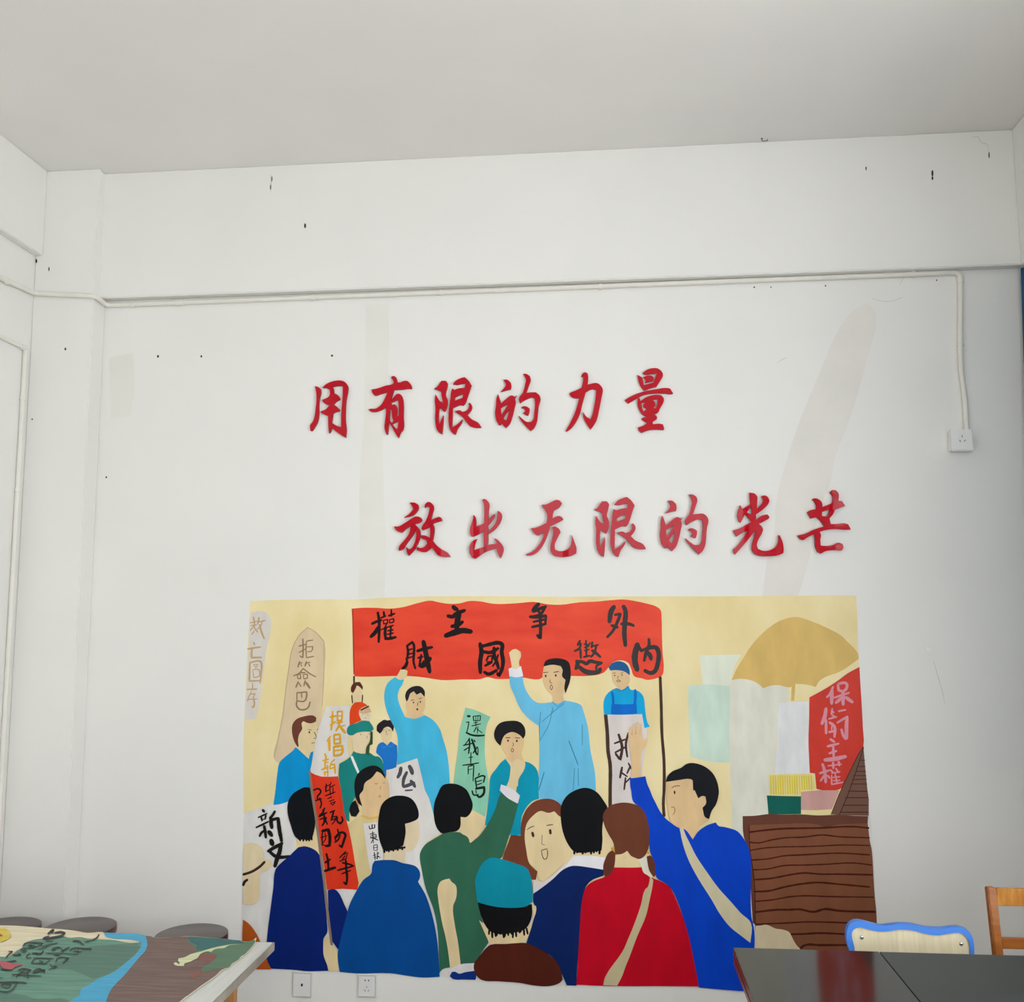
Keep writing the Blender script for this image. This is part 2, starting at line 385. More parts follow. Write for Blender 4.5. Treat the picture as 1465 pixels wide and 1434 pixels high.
# ------------------------------------------------------------------ curtain at the right edge
CUR = mat('blue curtain cloth', (38, 92, 132), rough=0.85, var=0.1, scale=(30, 30, 3), noise=4)
xe0 = on_y(1460.6, 400, -.035).x; xe1 = on_y(1464.5, 700, -.035).x; ze0 = on_y(1460.6, 400, -.035).z; ze1 = on_y(1464.5, 700, -.035).z
def XC(z, t):
    e = xe0+(ze0-z)/(ze0-ze1)*(xe1-xe0); k = math.exp(-(t*9)**2); return e*k + 1.765*(1-k)
V = []; Fc = []; ny, nz = 60, 16; ztop = RZ[1]+0.085
for j in range(nz+1):
    z = ztop-(ztop-0.99)*j/nz; s = j/nz
    for i in range(ny+1):
        t = i/ny; y = -0.035-0.95*t
        x = XC(z, t)+0.035*math.sin(t*math.pi*15+0.5*math.sin(s*3))*(0.75+0.4*s) 
        V.append((x, y, z))
for j in range(nz):
    for i in range(ny): q = j*(ny+1)+i; Fc.append((q, q+1, q+ny+2, q+ny+1))
cu = thing('curtain', (1.765, -.5, .99), 'blue window curtain at the far right edge beside the mural wall', 'curtain')
cl = mesh('cloth', V, Fc, CUR, cu, shade=True)
md = cl.modifiers.new('thickness', 'SOLIDIFY'); md.thickness = 0.002
tube('rail', [(1.765, -0.03, ztop+.004), (1.765, -1.3, ztop+.004)], .0035, FRAME, cu, 8)

# ------------------------------------------------------------------ the painted mural (flat paint on the wall)
mural = thing('mural', on_y(800, 1400, 0.0), 'large painted mural of a crowd with banners below the red characters', 'mural')
LAY = [-0.0010]
def lay(): LAY[0] -= 0.00003; return LAY[0]
def F_(name, col, s, parent=None, label=None, sm=True, var=0.07, ang=50):
    P = pts(s)
    if sm: P = smooth(P, ang=ang)
    o = flat(name, P, lay(), paint(col, var), parent or mural)
    if label: o['label'] = label
    return o
def B_(name, col, sc, strokes, parent=None, label=None, taper=0.62, conv=None, m=None, jit=0.06, each=False):
    """brush strokes: 'tile:width x,y x,y ...;' - a bar starts the next written character (its own object)"""
    if each: strokes = strokes.replace(';', '|')
    Y = lay(); tl = sc; o = None
    for chunk in strokes.split('|'):
        V = []; Fc = []; xs = 0
        for st in chunk.split(';'):
            st = st.strip()
            if not st: continue
            h, rest = st.split(' ', 1)
            if ':' in h: tl, h = h.split(':')
            P = pts(tl+':'+rest); w = float(h)/TILE[tl][2]*({'d': 1.3, 'j': 1.3, 'f': 1.08, 'v': 1.15, 'g': 1.1, 'B': 1.25, 'Z': 1}.get(tl, 1.5) if name == 'written_character' else 1.9 if name == 'hair_fringe' else 1.15 if name in ('plank_line', 'rung', 'stripe') else 1)
            l, r = stroke_outline(P, w, taper, jit); n = len(l); k = len(V)
            e = 0.000004*xs; xs += 1
            f = conv or (lambda x, y: on_y(x, y, Y-e))
            V += [f(p.x, p.y) for p in l]+[f(p.x, p.y) for p in r]
            Fc += [(k+i, k+i+1, k+i+1+n, k+i+n) for i in range(n-1)]
        o = mesh(name, V, Fc, m or paint(col), parent or mural)
        if label: o['label'] = label
        if name in ('hair_fringe', 'face_lines', 'collar_line', 'robe_line', 'coat_line'): o['kind'] = 'stuff'
    return o
CREAM = (231, 217, 168); SKIN = (230, 208, 162); SKIN2 = (228, 195, 147); INK = (20, 18, 18)
WHT = (222, 217, 213); HAIRB = (22, 23, 26)

F_('ground_coat', (224, 222, 219), 'Z:350,1150 600,1100 1230,1090 1246,1180 1254,1330 1256,1422 1063,1421 1000,1414 900,1412 830,1411 805,1411 700,1402 633,1398 560,1393 470,1389 380,1386 345,1386 347,1250')
_bg = mat('wall paint cream ground', (234, 220, 174), rough=0.38, var=0.1, scale=(1.6, 1.6, 1.0), noise=3.2, spec=0.12, tint=(226, 207, 150))
MAT['wall paint %d %d %d' % CREAM] = _bg
F_('background', CREAM, 'Z:358,860 400,858.5 470,857.5 500,858 560,855 620,853.5 700,853 800,854 900,853.5 1000,853.5 1100,852.5 1225,852 1227,900 1229,960 1232,1020 1240,1160 1040,1240 900,1300 560,1300 420,1300 425,1150 400,1147 372,1156 349,1164 349,1060 353,960', var=0.09)
F_('ground_coat', (224, 222, 219), 'E:600,700 900,700 900,950 640,950')
F_('ground_coat', (224, 222, 219), 'E:1180,560 1340,560 1420,900 1200,900')
F_('painted_scroll', (218, 212, 205), 'A:94,160 180,150 230,185 238,260 205,420 182,620 160,780 130,920 58,930 62,760 75,560 85,300', label='faint grey painted scroll at the left edge of the mural')
B_('written_character', (196, 166, 122), 'd', '18 175,130 190,200 190,290;14 130,215 230,190;14 190,250 130,325;12 135,255 225,240;16 190,290 240,350;15 150,380 190,330;20 255,135 250,180 235,230;16 245,205 345,180;14 300,200 280,260 230,310;22 265,240 290,340 330,440|18 180,495 195,530;20 95,590 180,575 280,560;22 155,590 150,640 150,715 290,710|22 125,785 122,900 118,1050 270,1045;22 125,785 280,770 292,800 285,950 272,1080;12 180,815 240,810 210,860 180,815;14 165,890 240,880 262,900 255,980 180,1000 165,890|14 165,1080 160,1180;18 85,1170 225,1165;14 150,1200 110,1280 90,1340;14 130,1240 200,1230 170,1290;12 90,1315 230,1305;20 180,1300 190,1380 178,1430 155,1415', label='tan brush writing down the faint scroll')
F_('painted_board', (222, 200, 164), 'A:500,262 560,300 600,335 622,372 618,600 605,840 590,1000 560,1240 285,1235 258,1195 290,1050 320,900 345,700 365,560 390,420 440,320', label='beige pointed painted board')
B_('board_outline', (200, 176, 140), 'A', '9 500,265 440,322 390,420 366,560 346,700 322,900 292,1050 260,1195;8 500,265 560,302 620,372;7 618,380 617,600 604,830')
B_('written_character', (150, 124, 98), 'd', '18 885,445 890,560 885,715 845,690;16 830,550 930,520;14 830,640 920,590;14 945,475 1030,462;14 935,480 930,600 935,710;13 945,560 1030,555 1010,620 950,630;14 935,715 1045,695|18 840,770 815,850;12 835,795 880,785;12 855,805 870,840;18 940,770 915,835;12 935,795 990,780;14 970,805 985,840;16 890,870 830,940 750,975;16 890,870 980,940 1070,990;18 860,932 920,930;14 805,960 850,950 855,1015 815,1015 805,960;14 890,960 950,950 950,1010 900,1020 890,960;18 820,1060 785,1140;14 830,1080 860,1130;18 920,1040 900,1120;26 930,1070 985,1150|14 800,1215 800,1320;18 800,1220 940,1205 940,1260 910,1335 800,1335;14 865,1220 870,1290;20 800,1330 795,1400 830,1450 900,1462 960,1430 990,1350', label='brown brush writing on the beige board')

# banner behind the speakers
MAT['wall paint 226 66 34'] = mat('wall paint banner red', (230, 72, 40), rough=0.36, var=0.1, scale=(1.2, 1.2, 4), noise=3.5, spec=0.25, tint=(216, 46, 20))
ban = F_('painted_banner', (226, 66, 34), 'A:815,130 900,124 1000,125 1080,130 1180,120 1290,90 1380,73 1440,85 B:40,95 120,93 190,76 270,78 360,95 480,95 600,85 650,82 760,100 850,102 980,85 1100,80 1200,70 1300,65 1400,80 C:0,95 60,113 95,140 103,200 105,300 110,450 118,560 105,610 60,630 0,640 B:1430,630 1370,612 1350,560 1330,520 1280,500 1220,515 1150,590 1040,612 920,612 730,615 690,636 560,622 470,633 380,633 320,621 270,635 150,637 0,642 A:1350,625 1260,615 1150,612 1030,615 900,618 836,615 830,400', label='wide red painted banner with black writing', ang=65)
B_('banner_edge', (178, 58, 32), 'A', '10 823,140 828,380 832,600', ban)
B_('written_character', (24, 16, 18), 'a', '30 205,135 225,250 225,400 218,560;28 120,300 180,270 260,245;40 220,340 170,420 105,485;22 290,125 300,195;18 250,215 320,185;18 400,95 400,190;20 360,185 450,150;14 285,250 345,235 345,290 290,300 285,250;14 370,240 435,225 430,270 375,285 370,240;14 330,300 300,360 250,385;30 320,340 310,430 320,520;16 340,350 430,320;16 345,400 430,385;16 340,450 430,430;30 310,515 400,505 465,490;20 395,330 385,500|26 625,610 640,700 620,830;26 620,620 700,560 722,600 725,700 720,850 745,940;16 640,680 700,655;16 640,740 700,720;16 605,800 700,770;34 630,840 600,910 560,940;34 770,690 870,660 985,635;50 860,550 890,700 920,850 950,990;22 780,790 850,770;24 830,740 815,830 800,910;24 870,830 830,890 800,910;45 960,790 890,880 830,915|b:44 180,50 215,80 245,95;40 105,185 180,195 220,160 350,105;56 270,160 240,280 235,390;40 160,335 240,320 320,270;58 75,470 200,425 320,395 440,410|44 570,580 590,700 570,850 575,1000;40 600,620 720,590 830,570 885,595 880,700 900,840 880,960 840,1045 820,1010;36 620,700 720,710 830,650;38 770,640 775,760 810,850 835,940;20 690,760 660,830;18 690,765 745,755 740,840 670,850;26 640,900 740,850;20 830,740 800,830 750,910;34 630,990 690,1020 810,965', ban, 'black brush writing on the red banner')
B_('written_character', (44, 38, 37), 'B', '24 690,95 670,115 645,145;20 650,152 700,130 740,115;16 680,140 700,165;18 735,120 700,172 640,188;20 625,188 690,190 740,180;15 650,225 740,205;15 742,180 735,240;17 640,262 740,240;20 697,170 702,250 700,345 678,320', ban, 'dark brush writing on the red banner')  # black ink, lightened in its colour for the window gloss
B_('written_character', (58, 55, 54), 'c', '50 690,50 650,110 620,270;32 700,170 780,155 740,260 670,400 590,490;32 650,320 740,350;48 820,45 850,110 840,300 835,450 850,610;34 790,300 900,300 970,325|24 200,540 165,605;24 210,580 190,650 120,690;24 205,660 210,790;20 285,535 285,600;18 255,590 320,600 345,570;16 260,640 330,620;16 260,685 330,665;20 290,600 290,770;22 250,775 340,755;24 375,560 365,640;20 380,620 460,600;24 430,630 400,720 355,775;30 370,680 430,720 490,775;42 150,830 165,860 150,920 140,945;36 180,835 250,850 290,870 340,835 420,850 510,860;26 500,870 440,900 430,960;48 190,920 270,980 380,1000 470,980 490,945|60 1025,590 1000,680 985,760 990,860 1020,960;30 1030,600 1080,690 1135,655;34 1187,515 1190,600 1150,700 1120,830;46 1140,665 1200,640 1290,640 1325,710 1318,850 1270,980 1210,1005 1130,970;42 1150,700 1200,745 1220,810', ban, 'black brush writing on the red banner, greyed by painted window sheen')  # same black ink, window reflection painted into its grey
pole = B_('painted_pole', (74, 50, 38), 'Z', '4.4 944.5,969 946,1010 947,1050 950,1090 950,1131 949,1150 950,1168;2.6 506.5,968 506.5,980', label='thin dark painted pole holding the banner', taper=.95, each=True)

# right side: umbrella, boxes, stall
F_('painted_block', (226, 231, 213), 'C:375,465 500,462 670,458 620,560 590,680 400,690 388,600', label='pale painted block')
F_('painted_block', (203, 224, 208), 'C:292,680 420,672 590,685 592,900 590,1232 450,1227 310,1190 296,900', label='mint green painted block')
F_('painted_block', (224, 224, 208), 'D:225,365 330,350 400,375 460,425 560,400 640,418 640,522 575,530 555,780 545,1030 500,1040 500,1190 490,1335 320,1345 320,1500 240,1500 222,1000 215,700', label='large pale painted block under the umbrella')
F_('painted_block', (228, 229, 230), 'D:570,530 680,522 785,520 785,800 790,1040 545,1040 558,780', label='white painted panel')
F_('painted_umbrella', (218, 184, 108), 'C:605,640 640,560 690,480 740,400 820,310 900,245 980,205 1070,190 1160,215 1280,265 1390,325 1430,365 1482,415 1510,460 1512,490 1430,550 1370,585 1270,622 1230,650 1205,690 1130,672 1060,668 1052,790 1028,790 1033,690 1010,693 940,678 880,682 830,700 790,665 730,640 660,632', label='open ochre painted umbrella')
sign = F_('painted_sign', (208, 58, 44), 'D:790,490 900,430 1000,365 1060,320 1148,272 1155,400 1165,560 1172,700 1176,840 1130,940 1090,1000 1030,1130 1000,1150 900,1158 840,1145 830,1035 793,1030 783,800 788,640', label='red slanted painted sign with pink writing')
B_('written_character', (219, 146, 160), 'h', '24 620,130 570,240 530,280;36 605,180 600,370;28 690,90 800,75 822,110 775,190 700,180 690,90;22 640,285 850,215;34 760,200 765,385;30 740,290 660,360;34 800,280 900,350|36 520,440 500,560 460,660;26 520,600 520,800;18 610,440 600,520 660,570;18 560,590 670,560;24 600,480 630,500;28 570,640 640,700 640,850;24 560,780 650,760;16 610,650 600,740;20 700,480 800,460;22 680,645 820,560;36 820,560 812,720 815,870;28 800,880 765,820 740,740|26 580,880 640,920;24 540,985 700,945;24 620,960 630,1150;24 565,1085 670,1050;40 500,1180 640,1165 800,1130|30 470,1240 500,1340 515,1500;26 430,1370 560,1330;22 510,1380 440,1480;20 540,1400 570,1440;14 545,1265 740,1240;24 620,1215 625,1300;24 700,1200 710,1260;18 580,1320 620,1360;18 660,1300 700,1360;14 600,1370 720,1350;16 600,1400 600,1530;14 620,1430 720,1420;14 620,1480 720,1470;16 650,1380 680,1520;16 600,1530 760,1500', sign, 'pink brush writing on the red sign')
hay = F_('painted_stripes', (234, 220, 150), 'D:500,1045 600,1038 815,1033 825,1090 836,1145 735,1160 728,1197 505,1192', label='yellow striped painted bundle')
B_('stripe', (222, 200, 52), 'D', ';'.join('%d %d,1050 %d,%d' % (9 if i % 3 else 7, 513+i*17, 518+i*17, 1182 if i < 13 else 1150) for i in range(18)), hay, taper=.9, each=True)
F_('painted_box', (10, 96, 86), 'D:485,1192 600,1196 730,1198 730,1325 600,1328 497,1325', label='dark green painted box', sm=False)
F_('painted_box', (206, 160, 152), 'D:730,1165 860,1155 1005,1155 975,1230 950,1290 840,1298 730,1295', label='dusty pink painted box', sm=False)
cart = F_('painted_stall', (128, 79, 55), 'I:325,240 500,230 720,230 850,240 1000,235 1207,236 1215,300 1222,360 1235,420 1245,540 1250,640 1258,760 1268,860 1272,960 1276,1200 1280,1400 400,1400 400,1100 400,960 370,700 358,420', label='brown painted plank stall at the right of the mural')
F_('stall_top', (104, 62, 47), 'I:312,185 400,182 500,170 600,174 730,172 850,180 1000,175 1100,182 1210,185 1207,236 1100,240 1000,245 900,262 860,248 760,236 600,242 480,245 358,250 365,430 385,560 395,640 402,800 405,960 385,950 370,700 358,430 320,330', cart)
B_('plank_line', (72, 28, 14), 'I', '12 358,300 480,285 600,275 720,272 850,270 1100,260 1215,270;9 360,372 430,376 520,355 620,340 750,335 880,320 1000,332 1220,340;8 365,430 480,412 600,405 720,403 850,400 1000,392 1220,395;9 372,500 500,490 600,470 750,462 1000,450 1220,462;9 385,570 500,562 600,540 750,535 900,530 1100,520 1235,535;11 395,640 520,630 650,605 750,592 870,600 1000,600 1240,605;12 395,725 500,720 600,695 720,672 850,660 1000,672 1220,692;9 405,795 520,785 650,762 770,755 900,760 1250,765;14 405,872 560,855 640,855 720,852 820,870 900,850 1000,862 1260,870;10 405,960 500,955 620,950 770,942 1100,950 1262,955;12 660,1030 750,1028 860,1022 1060,1030 1262,1035;14 715,1140 760,1108 860,1108 1060,1108 1262,1112;6 358,250 365,430 395,640 402,960', cart, taper=.85, jit=.15, each=True)
lad = F_('painted_ladder', (116, 82, 68), 'D:1176,840 1190,1000 1205,1150 1215,1220 1214,1338 1080,1335 945,1328 1000,1190 1045,1090 1090,1000 1140,900', label='brown painted ladder leaning on the stall', sm=False)
B_('rung', (66, 40, 30), 'D', '6 1178,850 1110,1060 1060,1200 1005,1328;5 1176,840 1140,900 1090,1000 1000,1190 945,1328;5 1150,940 1187,940;5 1135,985 1190,985;5 1120,1020 1193,1020;5 1106,1050 1195,1050;5 1096,1078 1198,1075;5 1084,1110 1200,1110;6 1066,1160 1203,1163;6 1048,1208 1208,1208;6 1030,1262 1210,1262;6 1012,1312 1213,1312', lad, taper=.8, each=True)
F_('painted_rock', (216, 200, 166), 'I:405,970 440,968 480,962 550,990 600,997 645,1015 665,1050 680,1080 700,1110 735,1150 780,1300 390,1300 395,1120', label='cream painted rock at the foot of the stall')

def person(col, s, label, parts, extra=(), pname='painted_person', back=()):
    """back/parts: (name, colour, outline[, label]); extra: (name, colour, tile, strokes)"""
    pre = [(n, c, q) for n, c, q in back]
    if pre:
        o = None
        # pieces behind the body are laid first, then parented
        hold = []
        for n, c, q in pre: hold.append((n, c, q, lay()))
    body = F_(pname, col, s, label=label)
    if pre:
        for n, c, q, y in hold: flat(n, smooth(pts(q)), y, paint(c), body)
    for q in parts: F_(q[0], q[1], q[2], body)
    for q in extra: B_(q[0], q[1], q[2], q[3], body, taper=.75)
    return body

# back row
person((0, 148, 212), 'A:285,1300 300,1230 340,1190 390,1150 415,1120 460,1160 508,1200 525,1155 542,1152 525,1280 518,1330 522,1430 E:440,20 400,50 370,75 300,100 255,105 270,0', 'painted man with brown hair in a blue jacket, seen in profile',
 [('face', SKIN, 'A:440,940 500,935 562,930 575,1000 590,1060 560,1100 545,1150 518,1160 508,1205 460,1160 415,1120 430,1050 425,1000'),
  ('hair', (112, 62, 48), 'A:430,1122 410,1090 395,1050 388,1000 392,960 420,922 480,900 540,895 563,910 560,938 530,950 500,948 470,935 458,950 462,990 440,1030 432,1070 437,1115')],
 [('face_lines', (60, 48, 40), 'A', '11 513,1010 513,1020;4 505,995 528,999;5 548,1013 560,1040 564,1057 546,1057;7 573,1010 573,1018;4 565,997 578,992;4 528,1094 552,1088')])
person((226, 70, 24), 'A:800,972 798,900 815,830 838,803 870,795 910,810 935,830 880,850 868,880 885,930 840,950', 'small painted person with brown braids in an orange red coat',
 [('face', SKIN, 'A:822,735 845,690 870,690 895,712 892,760 880,797 830,802'),
  ('hair', (96, 46, 34), 'A:810,722 812,690 835,660 875,655 895,690 893,712 870,688 852,680 840,710 825,735')],
 [('braid', (62, 42, 34), 'A', '8 816,750 822,806;8 894,748 890,800')])
person((228, 214, 184), 'A:872,880 910,870 955,868 948,910 935,935 885,930', 'small painted face under a tan cap with a dark band',
 [('cap', (211, 178, 140), 'A:865,872 875,850 905,832 937,825 957,867 900,884')],
 [('cap_band', (44, 36, 28), 'A', '11 882,856 937,829'), ('face_lines', (150, 165, 150), 'A', '6 893,890 893,895;6 930,888 930,893;4 905,912 922,912')])
person((26, 118, 205), 'A:1000,1112 1020,1090 1040,1085 1070,1108 1095,1080 1140,1110 1142,1180 1135,1270 1064,1285 1062,1345 1045,1300 1035,1210 990,1160', 'small painted boy with black hair in a bright blue shirt',
 [('face', SKIN, 'A:1020,1020 1060,980 1105,1000 1100,1055 1078,1085 1070,1108 1040,1082 1025,1040'),
  ('hair', (38, 32, 38), 'A:1018,1025 995,1005 998,965 1030,935 1050,925 1070,930 1100,925 1118,960 1112,1012 1095,985 1075,975 1048,985 1032,1010')],
 [('face_lines', (120, 100, 80), 'A', '6 1044,998 1046,1002;6 1082,998 1084,1002;4 1062,1005 1064,1020;4 1062,1030 1074,1030'), ('collar_line', (50, 140, 215), 'A', '5 1030,1110 1045,1130 1068,1108;5 1072,1108 1090,1120 1115,1100')])
person((70, 186, 226), 'A:1125,620 1160,640 1190,635 1175,680 1160,700 1145,760 1160,820 1195,900 1230,905 1265,915 1300,905 1335,890 1400,930 1450,1000 1465,1050 B:30,1150 50,1330 45,1430 E:1440,60 1405,190 1340,0 A:1310,1300 1285,1200 1140,1250 1145,1060 1130,1000 1085,910 1055,820 1050,730 1075,660', 'painted man in a sky blue robe raising his arm at the left of the banner',
 [('hand', SKIN, 'A:1138,614 1165,567 1190,566 1216,575 1208,625 1192,630 1185,640'),
  ('face', SKIN2, 'A:1205,790 1230,735 1280,725 1337,740 1342,830 1322,880 1337,893 1265,918 1195,905 1212,870 1202,830'),
  ('hair', (34, 31, 36), 'A:1208,796 1198,755 1215,712 1260,686 1310,688 1337,718 1338,762 1310,732 1280,746 1260,722 1235,738 1220,780')],
 [('face_lines', (50, 40, 34), 'A', '9 1258,798 1258,806;9 1307,793 1307,802;4 1238,788 1262,782;4 1295,776 1320,768;4 1290,800 1286,826;12 1285,846 1285,856')])
# centre speaker
sp_ = person((108, 192, 230), 'B:480,612 530,620 570,610 582,670 600,720 670,800 720,806 780,800 875,790 940,800 990,820 1010,870 1040,980 1060,1150 1090,1300 1098,1430 G:1100,60 850,120 700,60 688,0 B:686,1430 690,1300 694,1100 690,970 620,920 560,850 510,740 485,680', 'painted speaker in a pale blue long robe raising his fist before the banner',
 [('cuff', (232, 229, 234), 'B:473,560 510,548 530,560 562,540 578,612 530,622 478,612'),
  ('hand', SKIN, 'B:476,445 500,425 525,419 560,440 562,470 548,510 552,545 530,562 497,556 488,500'),
  ('face', SKIN2, 'B:725,545 790,530 860,540 885,600 880,680 862,760 872,782 840,805 815,808 785,795 788,760 740,705 720,650 716,610'),
  ('hair', (30, 27, 30), 'B:723,542 738,505 780,488 850,488 900,510 916,560 914,640 880,738 872,700 880,640 856,614 860,570 845,541 790,532')],
 [('face_lines', (58, 46, 36), 'B', '5 722,588 757,585;6 795,586 832,580;12 738,606 739,618;12 810,602 811,614;4 772,638 769,655 784,663;4 778,675 788,694 780,712 770,694 778,675'),
  ('robe_line', (46, 110, 152), 'B', '4 870,808 800,862 710,942;4 785,835 792,870;4 702,870 694,975 696,1080;4 783,860 765,950 700,1070;6 903,1075 940,1170 970,1250;4 1000,960 1000,1110;4 970,1270 972,1400;6 728,1300 690,1425;4 945,1270 934,1430'),
  ('collar_line', (84, 166, 214), 'B', '7 785,798 820,832 878,790')])
# man with cap above placard
placard = F_('painted_placard', (222, 213, 209), 'B:1180,888 1430,880 1462,985 1440,1200 1425,1330 1430,1430 G:1360,0 1378,112 1290,108 1208,122 1203,0 B:1203,1250 1192,1050', label='tall white painted placard in front of the raised hand')
B_('written_character', (72, 48, 40), 'B', '17 1260,1030 1285,1120 1272,1212 1240,1170;12 1230,1095 1310,1065;12 1235,1160 1310,1120;14 1330,1020 1312,1100 1322,1190;10 1320,1040 1380,1022|14 1285,1265 1270,1340;10 1275,1300 1322,1332;10 1330,1235 1352,1280;11 1345,1255 1320,1310;11 1310,1340 1300,1425;9 1300,1385 1345,1340', placard, 'dark writing on the white placard')
B_('painted_pole', (72, 52, 42), 'Z', '5 866.5,1023 869,1050 870,1075 873,1095 873,1131 873,1157', placard, taper=.95)
person((5, 168, 224), 'B:1250,700 1280,715 1330,682 1345,710 1400,720 1435,755 1450,850 1465,940 C:18,975 B:1445,985 1428,885 1290,890 1156,888 1153,800 1165,760 1200,720', 'painted worker in a blue cap and blue bib overalls above the placard',
 [('face', SKIN2, 'B:1212,575 1260,560 1332,590 1342,640 1326,680 1300,705 1278,712 1250,690 1218,640'),
  ('bib', (0, 108, 208), 'B:1210,812 1290,815 1388,812 1392,880 1300,888 1204,885'),
  ('cap', (28, 90, 150), 'B:1188,548 1215,520 1260,506 1312,525 1338,570 1340,607 1300,580 1240,570 1200,573')],
 [('strap', (0, 108, 208), 'B', '18 1213,728 1220,770 1222,825;20 1378,712 1380,760 1374,830'),
  ('face_lines', (90, 76, 60), 'B', '9 1231,605 1232,612;9 1284,602 1285,609;4 1218,592 1238,590;4 1275,592 1293,588;4 1257,612 1252,632;4 1245,648 1258,640 1275,648 1256,654 1245,648'),
  ('collar_line', (20, 120, 190), 'B', '6 1240,700 1280,718 1332,684')])
# teal jacket man
teal = person((0, 152, 182), 'B:450,1205 415,1235 385,1275 345,1330 335,1430 G:325,100 305,250 420,250 490,322 560,320 570,180 640,80 692,60 B:688,1430 685,1310 660,1260 595,1225 560,1235 500,1240', 'painted man with round black hair in a teal jacket beside the green paper',
 [('neck', SKIN, 'B:448,1200 480,1180 560,1180 592,1235 585,1280 545,1350 540,1400 510,1410 460,1395 485,1330 490,1270'),
  ('face', SKIN2, 'B:425,1100 435,1050 500,1012 560,1030 582,1060 578,1120 566,1160 585,1235 520,1240 450,1205 470,1185 440,1150'),
  ('hair', (26, 24, 28), 'B:415,1112 388,1085 370,1045 378,990 410,950 480,933 550,940 585,975 593,1030 578,1062 550,1033 500,1013 450,1032 428,1065')],
 [('face_lines', (62, 48, 38), 'B', '12 469,1070 469,1080;12 532,1071 532,1082;6 452,1055 485,1053;6 520,1054 555,1056;4 503,1090 508,1106 500,1116;4 498,1128 509,1140 502,1157 492,1147 498,1128')])
paper = F_('painted_paper', (140, 204, 174), 'B:165,838 230,855 345,905 318,960 303,1080 306,1220 325,1330 330,1430 G:328,30 315,120 303,190 215,140 150,100 B:85,1430 90,1300 110,1150 125,1000 145,920', label='green painted paper strip with black writing')
B_('written_character', (20, 32, 28), 'g', '32 390,150 425,150;15 370,240 410,230 395,320 378,385;26 370,385 450,420 550,430 630,425;15 470,150 480,215;14 470,152 575,142 570,212 475,215;10 510,150 510,210;10 540,150 540,210;12 480,245 540,240;14 450,290 580,260;12 510,215 510,290;14 520,300 480,380;12 540,300 530,400;12 520,330 600,390|14 420,460 385,520 340,570;18 330,570 480,535;22 415,470 420,560 405,685;18 340,640 420,590;28 450,480 490,590 520,690 535,705;20 530,590 470,680;18 480,490 500,520;14 540,600 540,700|16 440,670 435,820;12 405,745 470,735;18 320,855 450,838 550,820;16 400,870 400,980;17 400,870 480,850 475,960 470,1080;10 410,920 460,905;12 435,820 440,870|18 560,970 545,1000;22 500,1045 600,1005 640,1012 620,1100;20 500,1040 520,1180;14 520,1090 600,1070;15 515,1140 600,1110;34 510,1190 630,1170 622,1260 560,1310 530,1290;22 455,1220 480,1280 545,1275;14 510,1210 515,1260', paper, 'black brush writing on the green paper')
# left group: white and red hanging banners
wb = F_('painted_strip', (221, 217, 212), 'A:630,832 700,828 806,824 800,900 800,1000 785,1100 800,1190 725,1240 715,1330 600,1336 518,1302 540,1180 575,1000 610,900', label='white painted strip with gold writing')
B_('written_character', (224, 168, 44), 'e', '22 460,130 455,250 440,400;20 420,215 510,195;20 425,330 500,280;20 530,135 600,130 590,260 530,270 530,135;14 530,200 590,195;18 520,300 600,285;22 560,290 550,340 510,410;28 560,340 640,440;14 530,360 640,330|20 430,490 380,560;28 410,520 415,690;22 480,470 565,460 570,590 485,600 480,470;16 485,535 565,525;24 475,640 600,625 590,740 480,770 475,640;16 480,700 590,685|20 350,740 370,800;18 320,840 400,820;14 340,870 400,860;18 360,800 350,960;18 300,970 400,930;14 330,1010 400,1000;17 385,900 390,1060;16 345,1000 350,1050;14 490,820 440,870 420,960;16 430,900 490,890;20 485,890 500,1020;14 420,960 490,930', wb, 'gold brush writing on the white strip')
grn = person((24, 130, 124), 'A:830,1150 870,1165 905,1168 940,1160 980,1185 1010,1190 1035,1220 1045,1300 1040,1430 E:870,0 835,60 800,140 800,225 780,215 740,60 A:740,1430 722,1330 728,1240 800,1195', 'painted man in a green beret and green jacket with a white strap',
 [('face', (230, 210, 172), 'A:803,1035 900,1012 946,1005 946,1060 925,1110 905,1168 870,1165 835,1152 828,1140 822,1085'),
  ('hair', (56, 78, 48), 'A:948,1010 966,1010 966,1100 945,1110 938,1182 915,1165 922,1120 945,1080'),
  ('beret', (28, 134, 128), 'A:785,1025 782,992 800,965 850,950 890,932 940,935 965,970 973,992 955,1008 900,1010 850,1020 825,1036 800,1036')],
 [('strap', (234, 234, 230), 'A', '19 815,1188 845,1260 868,1312'), ('face_lines', (120, 110, 80), 'A', '6 879,1028 880,1034;6 942,1024 942,1030;4 925,1040 925,1060')])
big = F_('painted_strip', (220, 56, 30), 'A:515,1298 555,1318 600,1332 660,1333 717,1330 740,1430 E:742,20 760,150 795,280 830,450 866,660 855,712 750,705 640,712 620,550 590,350 560,150 530,0', label='red painted strip with black writing held on a pole', sm=False)
